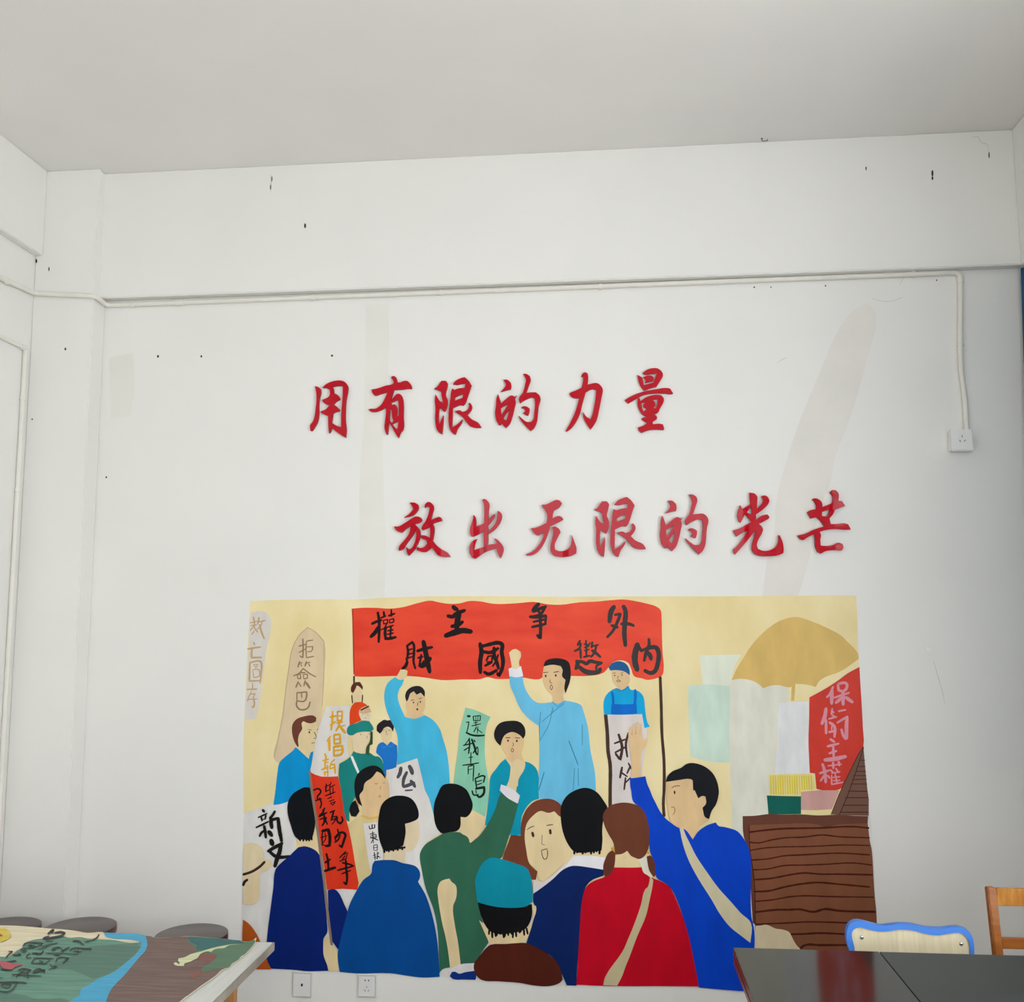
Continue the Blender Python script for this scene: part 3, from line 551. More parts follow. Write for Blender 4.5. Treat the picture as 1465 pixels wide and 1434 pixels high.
B_('written_character', (30, 14, 14), 'f', '20 370,120 360,230;15 350,160 420,130;15 355,230 420,200;16 440,90 420,160 430,280;16 430,170 490,130;14 465,170 465,260;17 355,290 500,235;16 390,330 450,305;15 410,370 480,345;14 430,395 500,372 462,425 430,398|24 420,530 490,500;26 475,510 455,590 440,640;18 450,600 520,580 490,650 450,700;16 440,640 540,600;28 520,590 530,660 570,690 605,640 590,590|24 530,770 545,850 500,900 510,950;34 490,890 590,815 640,840 622,930 590,1030 560,1000;22 570,850 540,920 490,960|20 650,1085 600,1140 560,1180;18 610,1130 680,1110;18 640,1150 600,1200;16 670,1130 640,1220;17 560,1230 660,1190;28 600,1250 720,1280 760,1300;26 530,1360 640,1330 740,1305;32 650,1220 655,1330 668,1480 655,1565 620,1530;20 590,1410 720,1360|24 185,210 260,190 290,225 240,310 250,350;22 215,360 300,330;22 270,320 300,400 280,470|26 345,465 310,540 270,570;24 265,590 380,530;26 320,490 350,620 385,700;20 275,630 350,600;26 370,600 340,670 310,720;16 340,540 330,690|20 320,790 308,900 320,1000;44 310,795 400,775 420,880 415,1005 365,1010;16 350,820 360,900 330,960;16 290,890 380,860;16 300,990 400,1020|32 370,1120 390,1200 400,1340;28 350,1250 430,1200;40 345,1370 430,1340 500,1320', big, 'black brush writing on the red strip')
# white placard with grey writing
pw = F_('painted_placard', (226, 222, 218), 'A:1078,1288 1180,1245 1285,1200 1310,1300 1340,1430 E:1370,60 1405,190 1450,310 1350,370 1315,440 1320,620 1180,600 1100,200 1080,60', label='white painted placard behind the kneeling crowd', sm=False)
B_('written_character', (78, 78, 84), 'A', '18 1168,1268 1162,1305 1145,1338;20 1228,1256 1242,1285 1250,1312;16 1210,1300 1188,1350 1182,1400;17 1185,1405 1225,1392 1262,1375;17 1238,1362 1258,1385 1268,1405|8 1198,1432 1250,1428', pw)
# black haired girl with cream dress
girl = person((218, 200, 148), 'E:790,240 860,192 900,172 1000,192 1012,240 1010,520 960,600 920,660 870,690 840,520 810,340', 'painted girl with tied black hair in a cream dress',
 [('face', SKIN2, 'A:870,1430 905,1350 1000,1295 1060,1335 1085,1430 E:1082,80 1040,140 1010,190 950,200 900,188 892,160 890,115 870,60'),
  ('hair', (20, 22, 26), 'A:835,1430 836,1370 860,1310 920,1265 980,1253 1025,1275 1055,1330 1058,1350 1020,1305 995,1295 960,1340 910,1378 897,1430 E:872,35 875,60 892,115 862,92 845,60 836,0'),
  ('ponytail', (20, 22, 26), 'E:848,68 860,110 872,150 845,190 812,185 799,140 818,88')],
 [('hair_tie', (208, 150, 104), 'E', '8 843,60 855,88 867,116'), ('collar', (222, 184, 108), 'E', '20 893,184 950,200 1000,192'),
  ('face_lines', (176, 130, 86), 'A', '4 978,1380 1005,1383;4 990,1383 990,1392;4 1038,1378 1056,1376;4 1022,1400 1020,1425;4 1015,1465 1024,1472 1018,1482 1007,1476 1015,1465')])
nw = F_('painted_paper', (224, 221, 219), 'E:900,238 1008,228 1015,360 1040,440 1045,540 965,600 945,560 920,400', label='narrow white painted paper with small black writing', sm=False)
B_('written_character', (34, 32, 34), 'j', '14 325,400 325,450;12 280,420 290,465 360,450;14 360,400 362,450|10 290,540 360,520;11 330,500 345,670;8 310,560 300,600;10 310,560 380,540 385,590 310,600;8 300,590 385,570;10 340,610 310,670;12 350,600 410,625|10 345,700 350,770;10 345,700 400,690 400,770 355,775;8 350,735 400,728|12 355,800 370,910;8 335,850 385,830;8 345,880 390,860;10 400,790 400,900;8 400,800 420,810 400,840;10 395,850 440,875;10 420,850 385,890', nw)
B_('written_character', (26, 24, 24), 'i', '28 310,190 330,220;16 245,300 370,245;18 287,285 300,350;18 355,270 345,322;10 295,335 350,320;20 215,445 390,360;30 330,420 345,500 355,590;24 350,480 290,520 265,570;42 395,500 440,560;26 485,210 450,270 410,310;38 432,310 430,380 442,450;30 440,335 530,310;38 530,310 550,480 580,640|48 430,625 450,690;34 385,785 480,730 590,670;42 570,680 550,800 520,880 485,1000;34 410,790 480,850 540,870 700,860', None, 'large black brush writing at the left edge of the mural')
# hat at left edge
person((226, 206, 166), 'E:40,610 90,610 160,590 158,700 152,770 130,808 90,820 38,815', 'painted person in a pale brimmed hat cut off by the left edge of the mural',
 [('hat', (226, 209, 172), 'E:45,385 100,375 155,393 183,430 190,492 235,500 250,528 220,568 160,590 90,615 38,630 40,500')],
 [('hat_band', (58, 40, 28), 'E', '20 40,603 100,583 160,545 193,512'), ('hair', (48, 34, 30), 'E', '20 40,680 50,655 70,640')])
F_('painted_coat', (180, 86, 28), 'E:38,925 80,955 130,1020 160,1080 195,1180 225,1230 240,1282 130,1282 36,1280 32,1100', label='orange brown painted shape at the lower left corner of the mural')
# navy left back view
nv = person((4, 34, 112), 'E:270,570 300,530 370,470 410,430 440,405 480,398 560,430 592,460 605,600 625,800 640,960 640,1020 615,1060 612,1110 615,1180 640,1250 648,1292 500,1295 400,1285 240,1277 205,1200 210,1060 235,850 255,700', 'painted man in a navy coat seen from behind at the left',
 [('neck', SKIN, 'E:428,340 500,335 565,300 590,470 560,432 480,400 440,405 430,400'),
  ('hair', (12, 16, 22), 'A:440,1425 480,1408 522,1412 E:540,60 555,150 555,240 545,300 532,350 500,358 470,352 440,358 410,330 380,250 357,160 362,80 395,25'),
  ('sleeve', (4, 34, 112), 'E:645,715 690,708 720,730 760,810 790,890 765,980 730,1130 718,1140 690,1100 662,1060 652,900'),
  ('hand', SKIN, 'E:625,1055 650,1040 672,1105 705,1132 714,1180 722,1292 652,1296 640,1250 615,1180 613,1110')])
B_('painted_pole', (142, 122, 108), 'Z', '3.6 443,1104 446.5,1135 452,1170 457,1210 463,1255 468,1300 473,1340 474.5,1352', nv, taper=.9)
B_('hair_fringe', (12, 16, 22), 'E', '8 445,345 448,362;8 470,345 470,364;8 490,345 492,362;8 512,345 512,362;8 528,335 530,356', nv, taper=.4)
# centre blue back view
bl = person((0, 74, 148), 'E:965,530 980,505 1050,498 1120,500 1180,520 1240,532 1275,545 1302,580 1305,620 1290,655 1340,740 1380,850 1410,970 1430,1100 1445,1335 1320,1340 1200,1325 1100,1310 850,1310 730,1300 715,1180 740,1050 770,930 800,820 850,720 900,640 955,595 960,560', 'painted person with black bobbed hair in a wide blue coat seen from behind',
 [('neck', (228, 210, 176), 'E:1045,420 1190,380 1200,245 1290,200 1302,300 1285,380 1245,432 1205,440 1192,520 1120,500 1050,498'),
  ('hair', (14, 15, 20), 'E:1045,435 1015,360 1004,280 1010,180 1035,95 1095,48 1170,38 1240,58 1280,110 1296,180 1288,203 1240,228 1197,240 1202,300 1185,395 1150,410 1100,415')],
 [('hair_fringe', (14, 15, 20), 'E', ';'.join('9 %d,%d %d,%d' % (1048+i*16, 405, 1050+i*16, 445-i*2.6-(i % 2)*8) for i in range(10)))])
# green sleeve person
gr = person((50, 104, 80), 'E:1465,312 1400,350 1340,390 1305,450 1304,500 1315,560 1345,700 1400,850 1430,1000 1440,1200 1442,1310 G:0,1282 50,1268 130,1258 230,1240 280,1160 330,1090 290,950 255,800 240,700 260,600 310,520 420,485 440,440 470,350 500,260 530,150 545,90 480,60 420,15 400,60 380,130 330,230 260,330 195,375 180,330 130,303 60,300 0,308', 'painted person in a dark green coat with one arm raised, seen from behind',
 [('neck', SKIN, 'G:110,180 170,190 215,140 305,190 300,260 250,335 200,378 180,335 130,303'),
  ('hair', (12, 13, 16), 'B:0,1396 50,1382 100,1386 145,1405 175,1430 G:200,50 216,100 205,155 170,192 130,190 125,268 100,292 50,300 0,308 E:1448,300 1420,260 1403,180 1408,90 1430,30'),
  ('raised_hand', SKIN, 'g:1010,820 1100,760 1190,800 1180,870 1145,960 1110,1090 1085,1240 940,1170 975,1100 1000,980'),
  ('cuff', (230, 226, 230), 'g:870,1130 960,1160 1080,1230 1142,1290 1110,1405 960,1320 853,1215'),
  ('arm', SKIN, 'G:20,638 50,632 66,655 95,680 102,740 95,780 76,830 88,960 110,1080 132,1262 55,1270 40,1150 20,1040 0,960 E:1450,880 1435,780 1430,710 1450,655')])
F_('painted_sleeve', (226, 222, 222), 'G:50,1280 130,1245 230,1237 245,1300 150,1320 60,1310', label='white painted cuff at the bottom of the mural')
F_('painted_sleeve', (12, 48, 128), 'G:52,1330 68,1300 90,1298 120,1312 160,1302 228,1292 242,1320 236,1356 150,1354 75,1350', label='small dark blue painted sleeve at the bottom of the mural')
# brown haired woman, open mouth
wo = person((224, 214, 212), 'G:650,640 720,650 860,540 900,500 940,480 940,560 800,660 650,745', 'painted woman with brown hair and open mouth in the crowd',
 [('face', SKIN, 'G:572,330 600,220 650,175 700,145 750,158 800,145 848,185 860,260 880,340 930,430 910,500 850,545 760,620 722,652 690,640 672,570 620,522 590,450'),
  ('hair', (118, 62, 42), 'G:430,495 440,450 465,390 490,320 560,325 562,250 575,190 605,130 660,80 740,60 800,70 850,110 860,190 845,190 800,150 760,162 700,148 650,180 605,235 588,320 600,430 620,520 665,570 680,580 668,640 640,640 600,580 500,520')],
 [('face_lines', (62, 44, 34), 'G', '6 605,283 630,265 655,256;6 745,252 790,245;20 643,302 650,330;19 770,283 773,310;4 713,320 710,385 732,391;6 708,430 748,418 752,460 742,490 728,492 715,470 708,430')])
nm = person((2, 34, 96), 'G:650,740 720,690 790,635 860,570 930,540 1050,550 1150,565 1155,610 1060,650 1022,700 1005,850 980,1100 962,1300 960,1398 890,1396 860,1330 810,1220 700,1140 600,1095 620,1030 640,950 670,860 650,800', 'painted man with black hair and white collar in a navy coat seen from behind',
 [('neck', SKIN, 'G:900,400 1140,380 1140,190 1155,170 1170,250 1200,330 1228,385 1200,440 1180,490 1050,480 930,478 890,450'),
  ('collar', (232, 230, 234), 'G:880,550 930,472 1060,468 1175,485 1172,540 1150,568 1050,552 940,540'),
  ('hair', (10, 11, 15), 'G:845,180 850,110 890,40 950,0 1030,-18 1100,10 1150,70 1182,135 1150,220 1143,300 1145,350 1138,430 1040,445 945,440 900,390 862,300')],
 [('hair_fringe', (10, 11, 15), 'G', ';'.join('9 %d,420 %d,%d' % (945+i*20, 943+i*20, 455-(i % 3)*8) for i in range(10))), ('coat_line', (2, 22, 66), 'G', '6 1060,640 990,700 930,790')])
# red coat woman
rd = person((198, 2, 34), 'G:1210,560 1235,548 1300,545 1430,548 H:108,570 175,630 215,645 255,665 290,690 320,745 345,800 390,920 430,1060 460,1200 500,1405 G:1600,1402 1300,1402 1100,1398 958,1392 970,1200 985,950 1000,780 1030,690 1080,650 1165,615', 'painted woman with brown braids in a red coat seen from behind',
 [('neck', SKIN, 'G:1232,470 1320,430 1360,465 1420,485 H:110,548 G:1400,552 1230,552'),
  ('braid', (104, 54, 38), 'G:1155,600 1150,540 1165,490 1190,445 1215,430 1237,450 1232,530 1210,590 1165,622'),
  ('braid', (104, 54, 38), 'H:125,475 150,465 180,490 196,540 192,600 178,622 150,590 138,550'),
  ('ribbon', (232, 226, 208), 'H:65,492 125,465 132,520 142,570 168,612 160,632 135,610 105,590 88,545'),
  ('hair', (110, 60, 40), 'G:1150,170 1200,110 1260,92 1310,88 1400,110 H:100,135 128,185 142,240 152,290 146,370 130,440 100,480 70,492 40,482 G:1350,470 1322,433 1285,455 1238,460 1222,375 1185,310 1155,240'),
  ('strap', (204, 190, 150), 'H:150,620 173,640 165,700 150,770 120,900 60,1040 0,1200 G:1310,1260 1285,1330 1250,1398 1150,1394 1165,1335 1290,1150 1330,1060 1375,950 1420,820 1450,710 H:135,690')],
 [('hair_tie', (226, 160, 50), 'G', '16 1212,412 1228,430;12 1465,440 1474,452')])
# child with teal cap
ch = person((82, 30, 16), 'G:345,1105 450,1100 590,1092 640,1110 730,1155 770,1185 812,1220 850,1300 860,1355 840,1378 760,1402 650,1396 550,1378 400,1367 280,1357 240,1320 224,1250 270,1180 320,1122', 'painted child in a teal cap and brown coat seen from behind at the bottom of the mural',
 [('neck', SKIN, 'G:262,930 300,960 340,1000 600,985 645,930 640,820 668,826 672,850 650,930 620,1030 590,1090 450,1098 340,1100 320,1060'),
  ('hair', (10, 10, 13), 'G:250,795 400,825 640,815 642,870 632,930 600,985 550,1012 500,1020 450,1030 380,1025 340,1008 300,955 268,870'),
  ('cap', (4, 142, 166), 'G:235,640 258,570 305,503 350,483 400,488 450,500 540,530 600,555 632,620 645,700 645,800 600,830 540,840 400,836 310,818 250,800 240,720')],
 [('hair_fringe', (10, 10, 13), 'G', ';'.join('8 %d,%d %d,%d' % (335+i*19, 1000-(i > 10)*14, 332+i*19+(i % 3)*6, 1030+((i*7) % 4)*8-(i > 10)*18) for i in range(15)))])
# big man in blue with satchel strap
bm_ = person((0, 66, 198), 'B:1340,1345 1400,1338 1452,1330 1465,1385 H:150,0 165,40 190,90 215,140 250,190 310,240 360,270 390,268 430,310 455,352 500,290 560,250 620,230 640,255 680,262 720,272 770,290 805,325 840,380 865,450 872,600 870,700 875,900 895,1000 897,1125 870,1350 840,1440 700,1430 500,1412 460,1200 430,1060 390,920 345,790 290,690 250,660 195,622 185,520 150,440 140,250 100,140 30,80 15,0 B:1345,1410', 'painted man in a bright blue coat raising his open hand at the right',
 [('hand', SKIN2, 'B:1345,1338 1352,1240 1342,1150 1330,1050 1336,985 1346,972 1356,1040 1362,955 1374,955 1382,1040 1388,942 1402,942 1408,1040 1420,955 1430,960 1430,1050 1442,1078 1458,1055 1470,1062 1455,1115 1428,1150 1418,1250 1415,1332'),
  ('face', SKIN2, 'C:135,1372 150,1350 330,1340 345,1430 H:465,0 500,60 545,38 556,95 528,128 548,190 572,212 500,270 455,350 400,280 360,268 310,240 285,180 278,120 268,60 270,0'),
  ('hair', (20, 22, 28), 'C:132,1370 145,1330 180,1295 240,1270 290,1238 350,1238 420,1265 470,1310 500,1370 512,1430 H:642,20 622,100 590,150 572,207 542,190 530,150 525,125 550,95 546,45 525,40 495,58 470,0 C:328,1430 325,1360 310,1350 220,1358'),
  ('strap', (214, 204, 170), 'H:360,265 385,265 405,320 430,370 480,470 560,590 640,700 730,800 800,880 872,950 868,1092 800,1040 720,975 650,885 590,782 500,640 430,510 385,385')],
 [('face_lines', (52, 38, 30), 'H', '12 325,6 326,24;4 302,122 318,120 328,140 324,160 314,175'), ('brow', (52, 38, 30), 'C', '5 175,1412 200,1400 235,1398')])

# ------------------------------------------------------------------ red acrylic characters
def lsq(src, dst):
    n = len(src); ox, oy = src[0]; A = [[s[0]-ox, s[1]-oy, 1.0] for s in src]; qx, qy = dst[0]; dst = [(d[0]-qx, d[1]-qy) for d in dst]
    def sol(b):
        M = [[sum(A[k][i]*A[k][j] for k in range(n)) for j in range(3)] for i in range(3)]; v = [sum(A[k][i]*b[k] for k in range(n)) for i in range(3)]
        r = Matrix(M).inverted() @ Vector(v); return r
    ax = sol([d[0] for d in dst]); ay = sol([d[1] for d in dst])
    return lambda p: (qx+ax[0]*(p[0]-ox)+ax[1]*(p[1]-oy)+ax[2], qy+ay[0]*(p[0]-ox)+ay[1]*(p[1]-oy)+ay[2])
def character(shapes, label, xf=None, front=0.020, group=None):
    """shapes: list of [outline, hole, hole...]; every stroke piece of one character in one solid mesh"""
    V = []; Fc = []; mi = []
    for shp in shapes:
        loops = []
        for s in shp:
            P = pts(s)
            if xf: P = [xf(p) for p in P]
            loops.append(smooth(P, sub=4, ang=42))
        fl = [p for lp in loops for p in lp]; n = len(fl); k0 = len(V)
        V += [on_y(x, y, -front) for x, y in fl]
        # the backs sit on the wall, straight behind the fronts
        V += [Vector((v.x, -0.0004, v.z)) for v in V[k0:k0+n]]
        for t in tri2(loops):
            a, b, c = t; q0, q1, q2 = fl[a], fl[b], fl[c]
            s = (q1[0]-q0[0])*(q2[1]-q0[1])-(q1[1]-q0[1])*(q2[0]-q0[0])
            if s < 0: b, c = c, b
            Fc.append((k0+a, k0+c, k0+b)); mi.append(0); Fc.append((k0+n+a, k0+n+b, k0+n+c)); mi.append(1)
        k = k0
        for lp in loops:
            m2 = len(lp)
            for i in range(m2): a = k+i; b = k+(i+1) % m2; Fc.append((a, b, b+n, a+n)); mi.append(1)
            k += m2
    xs = [v.x for v in V]; zs = [v.z for v in V]
    o = mesh('character', V, Fc, None, org=((min(xs)+max(xs))/2, 0, min(zs)), mats=[RED, REDS], midx=mi)
    tag(o, label, 'letter', 'red acrylic characters on the wall'); return o
YONG = [['k:203,375 225,380 260,392 290,420 290,480 272,560 262,700 262,800 240,900 200,970 165,1020 140,1018 138,935 165,900 195,830 215,700 225,600 225,480 216,420'],
 ['k:310,398 370,345 470,305 575,295 640,320 680,385 680,440 655,580 645,720 645,880 658,1000 648,1115 600,1090 500,1020 448,975 430,1030 408,1055 398,960 395,850 395,803 340,785 285,750 300,735 360,710 415,650 360,635 305,578 340,560 400,530 418,495 418,430 380,408',
  'k:460,385 520,375 605,370 600,560 588,700 580,850 580,965 500,935 447,900 460,820 465,770 500,750 560,735 560,710 520,670 475,640 510,600 565,572 555,530 520,495 480,478 475,430']]
YOU = [['k:1015,425 1100,410 1220,370 1310,350 1335,330 1330,300 1295,255 1310,235 1340,230 1370,250 1385,300 1385,325 1440,322 l:0,308 60,300 90,320 130,380 130,415 60,415 0,425 k:1380,430 1340,432 1315,510 1290,590 1340,530 1380,490 1410,485 1440,500 l:0,540 15,640 12,800 8,1000 k:1440,1040 1405,1120 1370,1070 1310,960 1272,890 1265,920 1262,1000 1250,1070 1235,1070 1205,990 1215,850 1225,750 1222,680 1150,722 1080,745 1020,745 970,710 1010,702 1080,698 1150,650 1210,550 1250,460 1180,480 1075,515 1040,490',
  'k:1302,612 1360,588 1400,572 1408,680 1405,800 1380,800 1388,710 1375,655 1345,635 1308,650', 'k:1285,715 1308,700 1310,780 1318,840 1332,872 1310,905 1278,870 1280,790', 'k:1318,922 1360,900 1400,880 1398,930 1385,995 1350,965']]
XIAN = [['l:450,415 500,380 530,335 560,300 620,300 650,340 640,400 618,500 640,560 645,620 630,700 605,745 580,730 545,690 527,700 520,800 520,930 560,850 585,790 588,850 580,960 568,1065 520,1040 480,970 465,850 470,700 462,560 475,495 500,540 540,595 580,608 560,530 550,460 520,440'],
 ['l:720,350 760,300 840,260 890,247 940,290 990,365 960,450 930,540 900,620 870,655 820,650 722,690 718,800 712,965 760,940 860,855 850,900 790,990 760,1070 735,1065 680,1000 660,920 658,760 680,600 700,440 715,408 740,430 800,410 888,400 902,335 840,345 780,357', 'l:750,540 800,512 872,488 860,545 800,565 750,587'],
 ['l:745,740 790,725 820,722 860,745 910,730 945,690 950,640 945,622 965,615 995,660 990,710 960,755 930,790 990,850 1090,905 1130,970 1060,975 970,950 920,900 860,820 800,775']]
DE = [['m:200,285 260,285 310,330 315,390 305,425 250,435 160,460 215,400 235,360 225,320'],
 ['m:125,490 150,560 170,625 240,560 300,515 330,510 365,530 395,510 370,555 380,600 360,700 330,820 290,920 240,975 200,940 178,905 160,935 140,935 100,870 82,770 95,650 105,540', 'm:168,692 220,655 275,628 230,700 182,780 170,760', 'm:205,830 240,770 282,715 275,770 245,865 217,858'],
 ['m:485,200 530,200 580,230 595,280 570,360 530,475 600,466 670,465 720,510 735,560 710,660 695,800 680,900 640,980 595,1020 550,980 480,900 430,830 420,800 480,850 540,890 600,890 630,850 645,750 655,640 650,545 600,540 520,570 440,620 425,580 430,540 480,470 510,370 525,280'],
 ['m:455,685 490,662 540,670 580,700 575,750 560,795 535,795 485,765 515,740 505,700']]
LI = [['n:12,238 40,190 75,175 108,195 115,240 108,355 200,332 250,335 300,375 324,420 308,530 275,700 240,850 205,920 150,997 110,945 60,860 42,800 45,750 85,810 150,852 180,760 212,600 232,430 170,418 80,462 30,640 m:1305,760 1250,880 1180,975 1105,1030 1097,1015 1150,920 1210,800 1260,660 1290,545 1230,550 1180,530 1148,490 1165,470 1240,440 1325,398 1345,300 n:42,235']]
LIANG = [['n:895,190 950,145 1050,118 1120,125 1180,180 1188,225 1150,300 1095,385 1010,405 920,440 880,395 840,310 825,215 895,255 915,360 1050,325 1100,190 1000,207 920,207'],
 ['n:905,250 960,225 1030,225 1058,260 1050,300 1000,315 930,330 945,290'],
 ['n:640,575 680,550 800,490 950,445 1100,420 1230,402 1290,410 1335,480 1320,488 1200,480 1060,480 930,500 850,530 750,590 690,625 660,600'],
 ['n:825,550 855,545 865,590 960,530 1090,500 1160,505 1198,550 1200,590 1150,690 1120,750 1080,775 1030,780 1080,790 1105,820 1100,850 1040,890 1045,925 1130,915 1190,925 1208,990 1195,1005 1080,1000 980,1010 880,1045 840,1010 830,970 930,930 960,900 920,880 880,855 890,835 960,810 900,790 850,720 825,650', 'n:880,614 950,606 905,640 905,668 960,705 908,740 890,685', 'n:1040,575 1108,560 1106,620 1085,695 1045,690 1080,655 1075,608']]
FANG = [['o:310,295 380,292 430,320 440,370 400,440 350,480 230,510 310,450 360,390 350,350'],
 ['o:85,635 150,635 250,580 380,500 420,492 470,510 490,545 460,580 380,602 330,620 260,670 200,725 150,710 110,680'],
 ['o:330,615 390,600 392,680 350,770 270,880 215,960 160,985 150,960 165,915 230,840 300,740'],
 ['o:370,595 420,640 460,700 465,760 430,880 370,980 300,1055 275,1020 260,930 300,965 340,945 380,870 405,760 395,680'],
 ['o:525,365 530,320 570,285 600,285 645,325 658,370 640,450 610,550 670,520 730,495 760,510 780,555 700,575 640,600 600,640 560,665 500,690 480,670 490,630 540,560 580,460 600,370 570,345'],
 ['o:600,590 650,610 665,660 660,750 645,830 600,840 605,700'],
 ['o:470,762 530,765 600,800 640,840 700,910 780,970 850,1010 895,1070 780,1072 720,1050 670,990 625,935 590,970 540,1000 480,1000 410,970 420,930 470,945 520,930 560,880 550,840 470,790']]
CHU = [['p:350,250 370,240 410,250 450,310 445,400 435,600 430,900 400,1000 370,1000 370,700 380,450 375,320'],
 ['p:225,470 250,500 262,560 262,640 378,590 378,700 220,780 190,780 170,700 180,640 215,540'], ['p:525,455 530,475 500,540 430,630 432,540 480,490'],
 ['p:570,410 610,430 632,480 615,560 540,670 425,755 425,715 500,640 550,560 565,480'],
 ['p:275,815 250,880 230,975 300,955 380,925 460,895 560,885 525,805 560,820 620,880 655,945 640,1030 615,1090 590,1060 550,945 480,970 400,1000 250,1100 200,1080 165,1000 175,900 220,840']]
WU = [['q:345,325 420,318 500,280 560,255 610,265 640,305 600,360 525,405 510,460 500,525 590,485 640,500 660,535 600,570 470,630 440,740 380,880 290,1000 200,1050 125,1050 130,1035 230,985 310,900 370,790 385,715 300,765 250,740 195,660 260,655 420,585 432,480 410,420'],
 ['q:500,645 545,635 600,670 620,715 580,790 535,900 540,965 600,990 700,975 760,920 780,840 785,760 810,830 850,950 845,1020 760,1060 560,1065 500,1030 475,960 490,850 515,740 510,680']]
GUANG = [['t:425,150 500,165 540,210 535,300 530,380 600,310 620,260 600,200 640,190 690,215 712,270 690,320 620,390 520,465 520,540 600,480 680,462 710,495 700,525 620,570 560,600 600,635 622,680 600,740 550,830 530,900 545,955 620,985 720,975 800,930 840,850 840,760 860,765 900,860 915,960 910,1020 830,1050 700,1062 560,1055 500,1030 460,970 460,900 490,800 515,690 480,730 400,830 300,950 220,1035 200,1015 195,965 270,890 350,780 400,700 340,720 240,780 190,690 270,670 380,610 450,570 400,500 365,450 350,480 300,580 270,560 250,470 290,330 325,385 440,315 430,220', 't:388,435 450,345 458,400 456,468']]
MANG = [['u:725,240 770,230 830,255 865,300 870,355 1010,300 1020,200 980,145 1010,112 1060,115 1100,160 1100,265 1150,270 1195,340 1120,370 1055,395 1030,450 972,522 990,600 1080,598 1180,588 1240,605 1280,680 1200,680 1050,670 900,690 830,715 850,760 840,820 845,910 940,915 1030,900 1070,875 1110,868 1160,890 1172,935 1150,980 1020,975 920,990 850,1025 800,1000 770,920 765,820 758,742 660,790 600,830 560,820 515,765 620,740 750,680 900,632 850,560 790,500 705,520 655,430 680,410 780,385 785,330 760,280', 'u:865,425 975,395 960,450 928,498 900,490 862,485']]
P1 = lambda s: [(float(a), float(b)) for a, b in (k.split(',') for k in s.split())]
def tp(t, L): return [(TILE[t][0]+a/TILE[t][2], TILE[t][1]+b/TILE[t][2]) for a, b in L]
XF1 = lsq(tp('l', P1('450,415 1130,970 755,1070 890,247 560,300 865,855 965,615 568,1065')), tp('r', P1('105,392 860,940 445,1080 570,222 225,268 560,855 640,592 235,1068')))
XF2 = lsq(tp('m', P1('200,285 485,200 595,1020 240,975 125,490 735,560 420,800')), tp('s', P1('305,265 600,180 760,1035 360,990 238,475 893,550 555,810')))
for shp, lb, xf, fr in ((YONG, 'red character 用, first of the upper line', None, .011), (YOU, 'red character 有, second of the upper line', None, .011),
  (XIAN, 'red character 限, third of the upper line', None, .011), (DE, 'red character 的, fourth of the upper line', None, .011), (LI, 'red character 力, fifth of the upper line', None, .011),
  (LIANG, 'red character 量, last of the upper line', None, .011), (FANG, 'red character 放, first of the lower line', None, .015), (CHU, 'red character 出, second of the lower line', None, .015),
  (WU, 'red character 无, third of the lower line', None, .016), (XIAN, 'red character 限, fourth of the lower line', XF1, .016), (DE, 'red character 的, fifth of the lower line', XF2, .016),
  (GUANG, 'red character 光, sixth of the lower line', None, .016), (MANG, 'red character 芒, last of the lower line', None, .016)):
    character(shp, lb, xf, fr)

# ------------------------------------------------------------------ furniture
TZ = 0.90
# --- left drawing table with a painted sheet on it
TBW = mat('grey white table board', (206, 208, 204), rough=0.5, var=0.06, scale=(30, 2, 2), noise=3)
TBE = mat('worn table edge', (150, 144, 132), rough=0.6, var=0.2, scale=(40, 3, 3), noise=3)
OAK = mat('orange brown wood', (176, 126, 72), rough=0.5, var=0.15, scale=(20, 20, 2), noise=3)
cr_ = on_z(390.5, 1348.5, TZ)
lt0 = Vector((max(cr_.x-1.6, XL+.02), cr_.y-0.80, TZ)); lt1 = Vector((cr_.x, cr_.y, TZ))
tb = thing('drawing_table', ((lt0.x+lt1.x)/2, (lt0.y+lt1.y)/2, FZ), 'grey white work table at the lower left carrying the painted sheet', 'table')
box('table_top', (lt0.x, lt0.y, TZ-.018), (lt1.x, lt1.y, TZ), TBW, tb, .002)
box('edge_band', (lt1.x-.0001, lt0.y, TZ-.024), (lt1.x+.004, lt1.y, TZ-.001), TBE, tb, .001)
box('edge_band', (lt0.x, lt1.y-.0001, TZ-.024), (lt1.x+.004, lt1.y+.004, TZ-.001), TBE, tb, .001)
for px_, py_ in ((lt0.x+.06, lt0.y+.06), (lt1.x-.085, lt0.y+.06), (lt0.x+.06, lt1.y-.10), (lt1.x-.085, lt1.y-.10)):
    box('leg', (px_-.016, py_-.016, FZ), (px_+.016, py_+.016, TZ-.018), OAK, tb, .002)
box('apron', (lt0.x+.08, lt1.y-.105, TZ-.085), (lt1.x-.105, lt1.y-.09, TZ-.019), OAK, tb)
box('apron', (lt0.x+.08, lt0.y+.05, TZ-.085), (lt1.x-.105, lt0.y+.065, TZ-.019), OAK, tb)
PZ = TZ+.003
def pz(k): return lambda x, y: on_z(x, y, PZ+.0002*k)
outline = 'Z:-300,1320 v:0,245 200,248 450,265 700,288 900,300 1100,325 1250,350 1465,340 w:480,345 600,350 800,358 1050,380 1090,392 1150,400 1220,418 x:0,378 130,372 250,365 500,378 700,395 850,410 980,430 1060,435 1130,405 1160,380 1150,430 1110,490 1050,560 1010,600 960,630 930,670 880,700 840,725 800,775 760,785 700,812 640,870 560,930 400,1040 280,1130 200,1185 100,1275 Z:232,1460 150,1530 -300,1530'
PW = lambda n, c, t=None: mat('sheet paint '+n, c, rough=0.6, var=0.12, scale=(1.2, 14, 1), noise=6, tint=t, k=1.0)
OP = smooth(pts(outline), ang=40)
